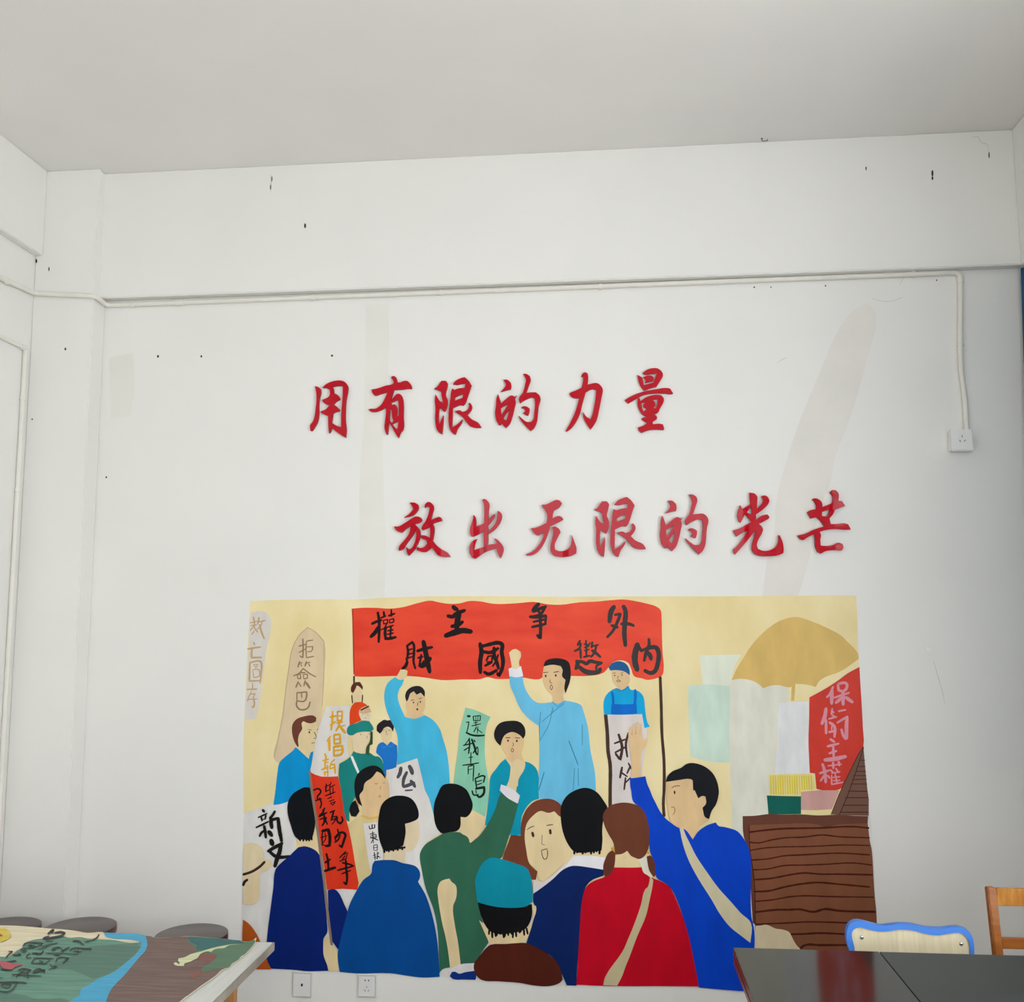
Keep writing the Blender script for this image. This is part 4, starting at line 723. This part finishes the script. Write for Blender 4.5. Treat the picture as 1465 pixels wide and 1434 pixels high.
sh = prism('painted_sheet', [OP], lambda x, y: on_z(x, y, PZ), lambda x, y: on_z(x, y, PZ)-Vector((0, 0, .0015)), PW('cream', (233, 222, 190)), org=on_z(150, 1400, PZ))
tag(sh, 'large painted paper sheet with green, blue and brown areas lying on the left table', 'painting')
KL = [0]
def SF(name, c, s, label=None, t=None, ang=50, mt=None):
    KL[0] += 1; o = flat(name, smooth(pts(s), ang=ang), 0, mt or PW(name, c, t), sh, conv=pz(KL[0]))
    # face up
    o.data.flip_normals() if o.data.polygons[0].normal.z < 0 else None
    return o
SF('green_area', (104, 152, 132), 'Z:-300,1369 v:0,690 120,690 180,660 240,605 320,560 340,500 480,450 640,430 800,408 900,400 1000,422 1150,413 1250,432 1465,445 w:600,450 850,492 950,490 1040,480 1015,560 940,660 840,750 720,850 600,930 450,990 340,1050 250,1110 160,1160 140,1240 50,1300 0,1345 v:900,1430 Z:60,1490 -300,1490', t=(82, 128, 110))
SF('dark_green_area', (84, 126, 110), 'w:250,560 600,520 960,500 1005,560 930,660 830,750 700,850 580,930 440,985 330,1010 200,950 0,880 v:800,860 760,800 900,740 1000,700')
SF('dark_green_area', (80, 122, 108), 'v:0,1215 200,1225 330,1240 480,1290 700,1300 900,1290 1000,1345 900,1430 Z:60,1500 -60,1500 v:-300,1300')
SF('blue_area', (66, 170, 212), 'w:485,345 600,350 800,358 1050,380 1085,400 1112,500 1085,600 980,720 880,840 780,960 660,1080 580,1180 520,1345 Z:140,1490 50,1490 w:-20,1370 50,1300 140,1240 160,1160 250,1110 340,1050 450,990 600,930 720,850 840,750 940,660 1015,560 1022,485 960,465 830,445 600,430 510,405')
SF('brown_area', (122, 100, 92), 'w:1085,395 1150,400 1220,420 x:0,379 250,368 500,380 700,397 850,412 980,432 1060,437 1130,407 1150,430 1110,490 1050,560 1010,600 960,630 930,670 880,700 840,725 800,775 760,785 700,812 640,870 560,930 400,1040 280,1130 200,1185 100,1275 Z:228,1458 145,1500 w:520,1345 580,1180 660,1080 780,960 880,840 980,720 1085,600 1112,500', t=(96, 74, 68))
SF('green_leaf', (86, 124, 98), 'x:255,368 400,375 600,387 850,412 980,432 1060,437 1130,407 1148,430 1108,490 1048,560 1008,600 958,630 928,670 878,700 838,725 790,770 600,795 520,820 440,832 450,785 560,720 600,680 640,640 600,610 520,600 370,560 355,500 270,435')
SF('teal_leaf', (38, 106, 106), 'x:258,370 400,375 600,387 850,412 980,434 1000,462 800,472 600,505 480,542 370,552 380,480 290,430')
SF('rose_patch', (134, 84, 78), 'x:415,600 500,590 640,600 640,640 560,690 440,685 395,640')
SF('rose_patch', (132, 80, 74), 'x:290,830 430,790 440,860 330,920 270,890')
SF('pale_stem', (214, 222, 176), 'x:990,465 850,475 800,485 740,520 640,530 590,550 570,572 520,562 440,590 420,605 390,650 340,675 290,700 220,720 210,755 100,745 75,720 100,705 125,715 140,735 160,705 135,690 140,655 220,640 300,600 450,560 600,515 720,490 850,470')
SF('yellow_flower', (226, 202, 70), 'v:-200,330 -100,285 0,283 90,290 130,340 150,390 130,430 70,460 0,485 -120,470')
SF('flower_heart', (168, 96, 48), 'v:-100,380 0,362 45,390 0,407 -80,410')
SF('red_shape', (184, 84, 94), 'v:-300,750 0,752 100,770 210,793 350,800 250,830 130,880 40,855 0,800 -300,790')
KL[0] += 2
B_('written_character', None, 'v', '30 690,365 740,325 765,305 755,350;24 620,430 700,398;26 790,350 870,337 930,352 900,382 800,408 640,432|18 1420,375 1390,420 1330,450;18 1050,465 1130,470 1200,530;12 1215,480 1320,455|14 330,540 370,500 500,490 620,500 520,550 330,572;14 400,530 500,535;10 430,510 470,560;12 600,550 700,520 830,490;12 650,465 760,465;10 540,585 700,545|16 750,575 850,560 900,600;14 740,600 800,590;18 880,620 950,580 990,555;14 1000,610 1050,570 1200,572 1310,575 1300,600;12 1050,615 1170,620;10 1090,575 1080,610;10 1130,575 1115,612;11 660,640 880,645 1120,655;16 780,665 860,665|18 90,700 150,640 180,620 130,615;16 190,670 300,665 250,640;14 290,590 380,605 320,625;14 370,700 400,665 430,640;12 380,710 450,705;20 470,640 600,640 620,605|14 500,712 640,715 770,720;14 500,710 450,785;14 560,750 620,765;12 640,790 700,755 720,730;12 450,785 660,792;15 800,770 830,712 990,710 900,785;14 720,800 740,825 820,830 700,880|16 100,765 230,750;16 0,870 180,885|18 260,890 320,865 450,885 340,932;16 230,990 280,930 350,890;14 170,945 380,958 590,970;20 400,1000 400,930;18 480,900 560,865 640,912 640,880 470,922|10 -40,1000 40,995;18 -100,1065 0,1060 300,1060 380,1072;14 10,1110 60,1085 160,1095 120,1135 20,1115;17 250,1070 160,1180 -100,1175', sh, 'black ink writing on the painted sheet', conv=pz(KL[0]), m=mat('black ink', (40, 48, 44), rough=.6, var=0))

# --- three round stools against the wall
STT = mat('dull brown stool top', (90, 76, 74), rough=0.3, var=0.14, scale=(2, 16, 2), noise=5, spec=0.5)
STS = mat('dark red stool rim', (84, 26, 24), rough=0.3, var=0.1)
STL = mat('dark stool leg', (48, 30, 28), rough=0.4, var=0.1)
SZ = 0.65
def disc(name, c, r, z0, z1, m, parent, seg=48, bev=.004):
    bm = bmesh.new(); ring = []
    for z, rr in ((z0, r-bev), (z0+bev, r), (z1-bev, r), (z1-bev*.3, r-bev*.3), (z1, r-bev)):
        ring.append([bm.verts.new((c[0]+math.cos(2*math.pi*k/seg)*rr, c[1]+math.sin(2*math.pi*k/seg)*rr, z)) for k in range(seg)])
    for i in range(len(ring)-1):
        for k in range(seg): bm.faces.new((ring[i][k], ring[i][(k+1) % seg], ring[i+1][(k+1) % seg], ring[i+1][k]))
    bm.faces.new(ring[0][::-1]); bm.faces.new(ring[-1]); return from_bm(name, bm, m, parent, shade=True)
def stool(pr, pt, r, label):
    a = on_z(*pr, SZ); b = on_z(*pt, SZ)          # right-most and far-most rim points
    c = Vector((a.x-r*.97, b.y-r, 0)); t = thing('round_stool', (c.x, c.y, FZ), label, 'stool', 'round wooden stools against the wall')
    disc('seat', c, r, SZ-.006, SZ, STT, t); disc('seat_rim', c, r+.0008, SZ-.030, SZ-.004, STS, t)
    for k in range(4):
        an = math.pi/4+k*math.pi/2; d = Vector((math.cos(an), math.sin(an), 0))
        tube('leg', [c+d*r*.62+Vector((0, 0, SZ-.03)), c+d*r*.98+Vector((0, 0, FZ))], [.017, .014], STL, t, 10)
    bm = bmesh.new(); n = 24
    bm_tube(bm, [c+Vector((math.cos(2*math.pi*k/n)*r*.86, math.sin(2*math.pi*k/n)*r*.86, .32)) for k in range(n+1)], .007, 8, cap=False)
    from_bm('foot_ring', bm, STL, t, shade=True); return t
stool((329.5, 1331), (280, 1320.5), .132, 'dark round stool between the left table and the mural, rightmost of three')
stool((170.5, 1321), (125, 1311), .132, 'dark round stool before the pillar, middle of three')
stool((60.5, 1322), (20, 1311), .132, 'dark round stool cut off by the left edge of the photo')

# --- two dark desks pushed together
DSK = mat('dark glossy desk top', (36, 35, 33), rough=0.11, var=0.12, scale=(3, 14, 3), noise=4, spec=0.34, coat=0.0)
DSK2 = mat('dark grey green desk top', (34, 40, 39), rough=0.16, var=0.16, scale=(3, 14, 3), noise=4, spec=0.2, coat=0.0)
DSE = mat('dark red desk edge', (96, 20, 16), rough=0.3, var=0.1)
DSL = mat('desk steel leg', (70, 70, 72), rough=0.4, var=0, metal=.6)
A0 = on_z(1049, 1356, TZ); A1 = on_z(1261, 1366, TZ)
def desk(x0, x1, y1, m, label):
    y0 = y1-.60; t = thing('desk', ((x0+x1)/2, (y0+y1)/2, FZ), label, 'table', 'dark school desks')
    box('desk_top', (x0, y0, TZ-.004), (x1, y1, TZ), m, t, .0008)
    box('desk_edge', (x0, y0, TZ-.022), (x1, y1, TZ-.0041), DSE, t, .002)
    box('edge_groove', (x0+.002, y0+.002, TZ-.026), (x1-.002, y1-.002, TZ-.0221), BLACK, t)
    box('under_board', (x0, y0, TZ-.046), (x1, y1, TZ-.0261), DSE, t, .002)
    box('drawer_box', (x0+.05, y0+.08, TZ-.17), (x1-.05, y1-.04, TZ-.047), DSE, t, .003)
    for xx in (x0+.03, x1-.03):
        for yy in (y0+.05, y1-.20): box('leg', (xx-.014, yy-.014, FZ), (xx+.014, yy+.014, TZ-.046), DSL, t, .002)
        box('foot_rail', (xx-.012, y0+.06, FZ+.08), (xx+.012, y1-.21, FZ+.10), DSL, t)
desk(A0.x, A1.x-.001, A0.y, DSK, 'dark glossy red-edged desk in front of the blue-rimmed chair')
desk(A1.x+.001, A1.x+.62, A0.y-.002, DSK2, 'dark grey desk at the lower right corner')

# --- cream chair with the blue rim
BLU = mat('blue plastic rim', (62, 128, 220), rough=0.35, var=0.02)
LAM = mat('cream laminate', (216, 205, 172), rough=0.4, var=0.08, scale=(14, 2, 1.2), noise=5)
CHR = mat('steel rivet', (200, 200, 200), rough=0.2, var=0, metal=1)
BTB = mat('blue steel tube', (58, 116, 196), rough=0.35, var=0)
YC = -0.90
a = on_y(1213, 1330, YC); b = on_y(1391, 1335, YC); cx = (a.x+b.x)/2
chr_ = thing('school_chair', (cx, YC-.17, FZ), 'school chair with cream laminate back and wavy bright blue rim', 'chair')
zb = a.z-.19
def ybk(z, o=0.0): return YC-(a.z-z)*0.10+o
outer = smooth(pts('y:652,415 637,370 635,325 645,293 662,277 685,270 720,275 760,285 800,293 840,289 880,285 940,287 1000,300 1040,304 1080,305 1150,298 1190,308 1212,328 1224,365 1225,440'), closed=False, ang=60)
inner = smooth(pts('y:1205,440 1206,385 1197,352 1180,333 1160,325 1120,327 1080,333 1050,335 1000,328 950,315 880,310 820,318 790,318 740,310 700,300 678,304 662,320 660,345 668,380 672,415'), closed=False, ang=60)
def ext(P, z):  # carry the side lines straight down to the bottom of the backrest
    p = on_y(P[0], P[1], YC); return p.x
W3 = lambda x, y: (lambda p: (p.x, p.z))(on_y(x, y, YC))
OUT = [W3(*p) for p in outer]; INN = [W3(*p) for p in inner]
OUT = [(OUT[0][0]+.012, zb)]+OUT+[(OUT[-1][0]-.012, zb)]
INN = [(INN[0][0]-.008, zb+.018)]+INN+[(INN[-1][0]+.008, zb+.018)]
loopb = OUT+[(x, z) for x, z in INN]
fr = lambda o: (lambda x, z: Vector((x, ybk(z, o), z)))
rimloop = [(OUT[0][0], zb)]+OUT[1:]
def prism3(name, loops, y0, y1, m, parent):
    L = [[(x, -z) for x, z in lp] for lp in loops]
    return prism(name, L, lambda x, y: Vector((x, ybk(-y, y0), -y)), lambda x, y: Vector((x, ybk(-y, y1), -y)), m, parent=parent)
back = prism3('backrest', [INN], -.004, .008, LAM, chr_)
prism3('blue_rim', [OUT, INN[::-1]], -.009, .012, BLU, chr_)
for rx, ry in ((707, 347), (1168, 377)):
    q = W3(*pts('y:%d,%d' % (rx, ry))[0]); bm = bmesh.new(); bmesh.ops.create_uvsphere(bm, u_segments=12, v_segments=8, radius=.006)
    for v in bm.verts: v.co.y *= .5
    bmesh.ops.translate(bm, verts=bm.verts, vec=Vector((q[0], ybk(q[1], -.005), q[1]))); from_bm('rivet', bm, CHR, back, shade=True)
box('seat', (cx-.19, YC-.325, FZ+.425), (cx+.19, YC-.03, FZ+.440), LAM, chr_, .006)
for s in (-1, 1):
    xx = cx+s*.165
    tube('frame_tube', rounded([(xx, YC-.01, FZ), (xx, YC-.035, FZ+.42), (xx, ybk(zb, .024), zb), (xx, ybk(a.z-.05, .0225), a.z-.05)], .03), .009, BTB, chr_)
    tube('leg', rounded([(xx, YC-.05, FZ+.415), (xx, YC-.28, FZ+.415), (xx, YC-.30, FZ)], .05), .009, BTB, chr_)
tube('crossbar', [(cx-.165, YC-.292, FZ+.2), (cx+.165, YC-.292, FZ+.2)], .007, BTB, chr_)

# --- wooden chair at the right edge
WD = mat('varnished orange wood', (168, 100, 28), rough=0.3, var=0.16, scale=(3, 3, 20), noise=3, tint=(150, 82, 18))
WDL = mat('pale orange wood', (206, 146, 66), rough=0.3, var=0.2, scale=(20, 3, 5), noise=3, tint=(180, 112, 34))  # lighter wood tone for the top back rail
YW = -0.70
p0 = on_y(*pts('y:1296,121')[0], YW-.03); p1 = on_y(*pts('y:1336,121')[0], YW-.03)
wx0, wx1, wz = p0.x, p1.x, p0.z; ww = wx1-wx0
z_a = on_y(*pts('y:1400,203')[0], YW-.022).z; z_b = on_y(*pts('y:1400,343')[0], YW-.022).z; z_c = on_y(*pts('y:1400,393')[0], YW-.022).z
WCW = .40
wc = thing('wooden_chair', (wx0+WCW/2, YW-.2, FZ), 'varnished orange wooden ladder-back chair at the right edge', 'chair')
def slant(name, x0, x1, m):
    # rear post: leans back a little above the seat
    bm = bmesh.new()
    pr_ = [(FZ, YW-.05), (FZ+.44, YW-.065), (wz, YW)]
    vs = []
    for z, y in pr_: vs.append([bm.verts.new(v) for v in ((x0, y-.030, z), (x1, y-.030, z), (x1, y, z), (x0, y, z))])
    for i in range(2):
        for k in range(4): bm.faces.new((vs[i][k], vs[i][(k+1) % 4], vs[i+1][(k+1) % 4], vs[i+1][k]))
    bm.faces.new(vs[0][::-1]); bm.faces.new(vs[-1]); bmesh.ops.bevel(bm, geom=list(bm.edges), offset=.003, segments=2, affect='EDGES')
    return from_bm(name, bm, m, wc, shade=True)
slant('back_post', wx0, wx1, WD); slant('back_post', wx0+WCW-ww, wx0+WCW, WD)
yat = lambda z: YW-(wz-z)/(wz-FZ-.44)*.065
def rail(z0, z1, m):
    ym = yat((z0+z1)/2); box('back_rail', (wx1-.001, ym-.024, z0), (wx0+WCW-ww+.001, ym-.006, z1), m, wc, .003)
rail(z_a, wz-.001, WDL); rail(z_c, z_b, WD); rail(z_c-(z_a-z_b)-(z_b-z_c), z_c-(z_a-z_b), WD)
box('seat', (wx0-.005, YW-.42, FZ+.425), (wx0+WCW+.005, YW-.098, FZ+.447), WD, wc, .006)
for xx in (wx0+.002, wx0+WCW-.036): box('leg', (xx, YW-.41, FZ), (xx+.034, YW-.376, FZ+.425), WD, wc, .003)
for s in (FZ+.14,): 
    box('stretcher', (wx0+.036, YW-.403, s), (wx0+WCW-.036, YW-.383, s+.03), WD, wc, .002); box('stretcher', (wx0+ww, YW-.072, s), (wx0+WCW-ww, YW-.056, s+.03), WD, wc, .002)
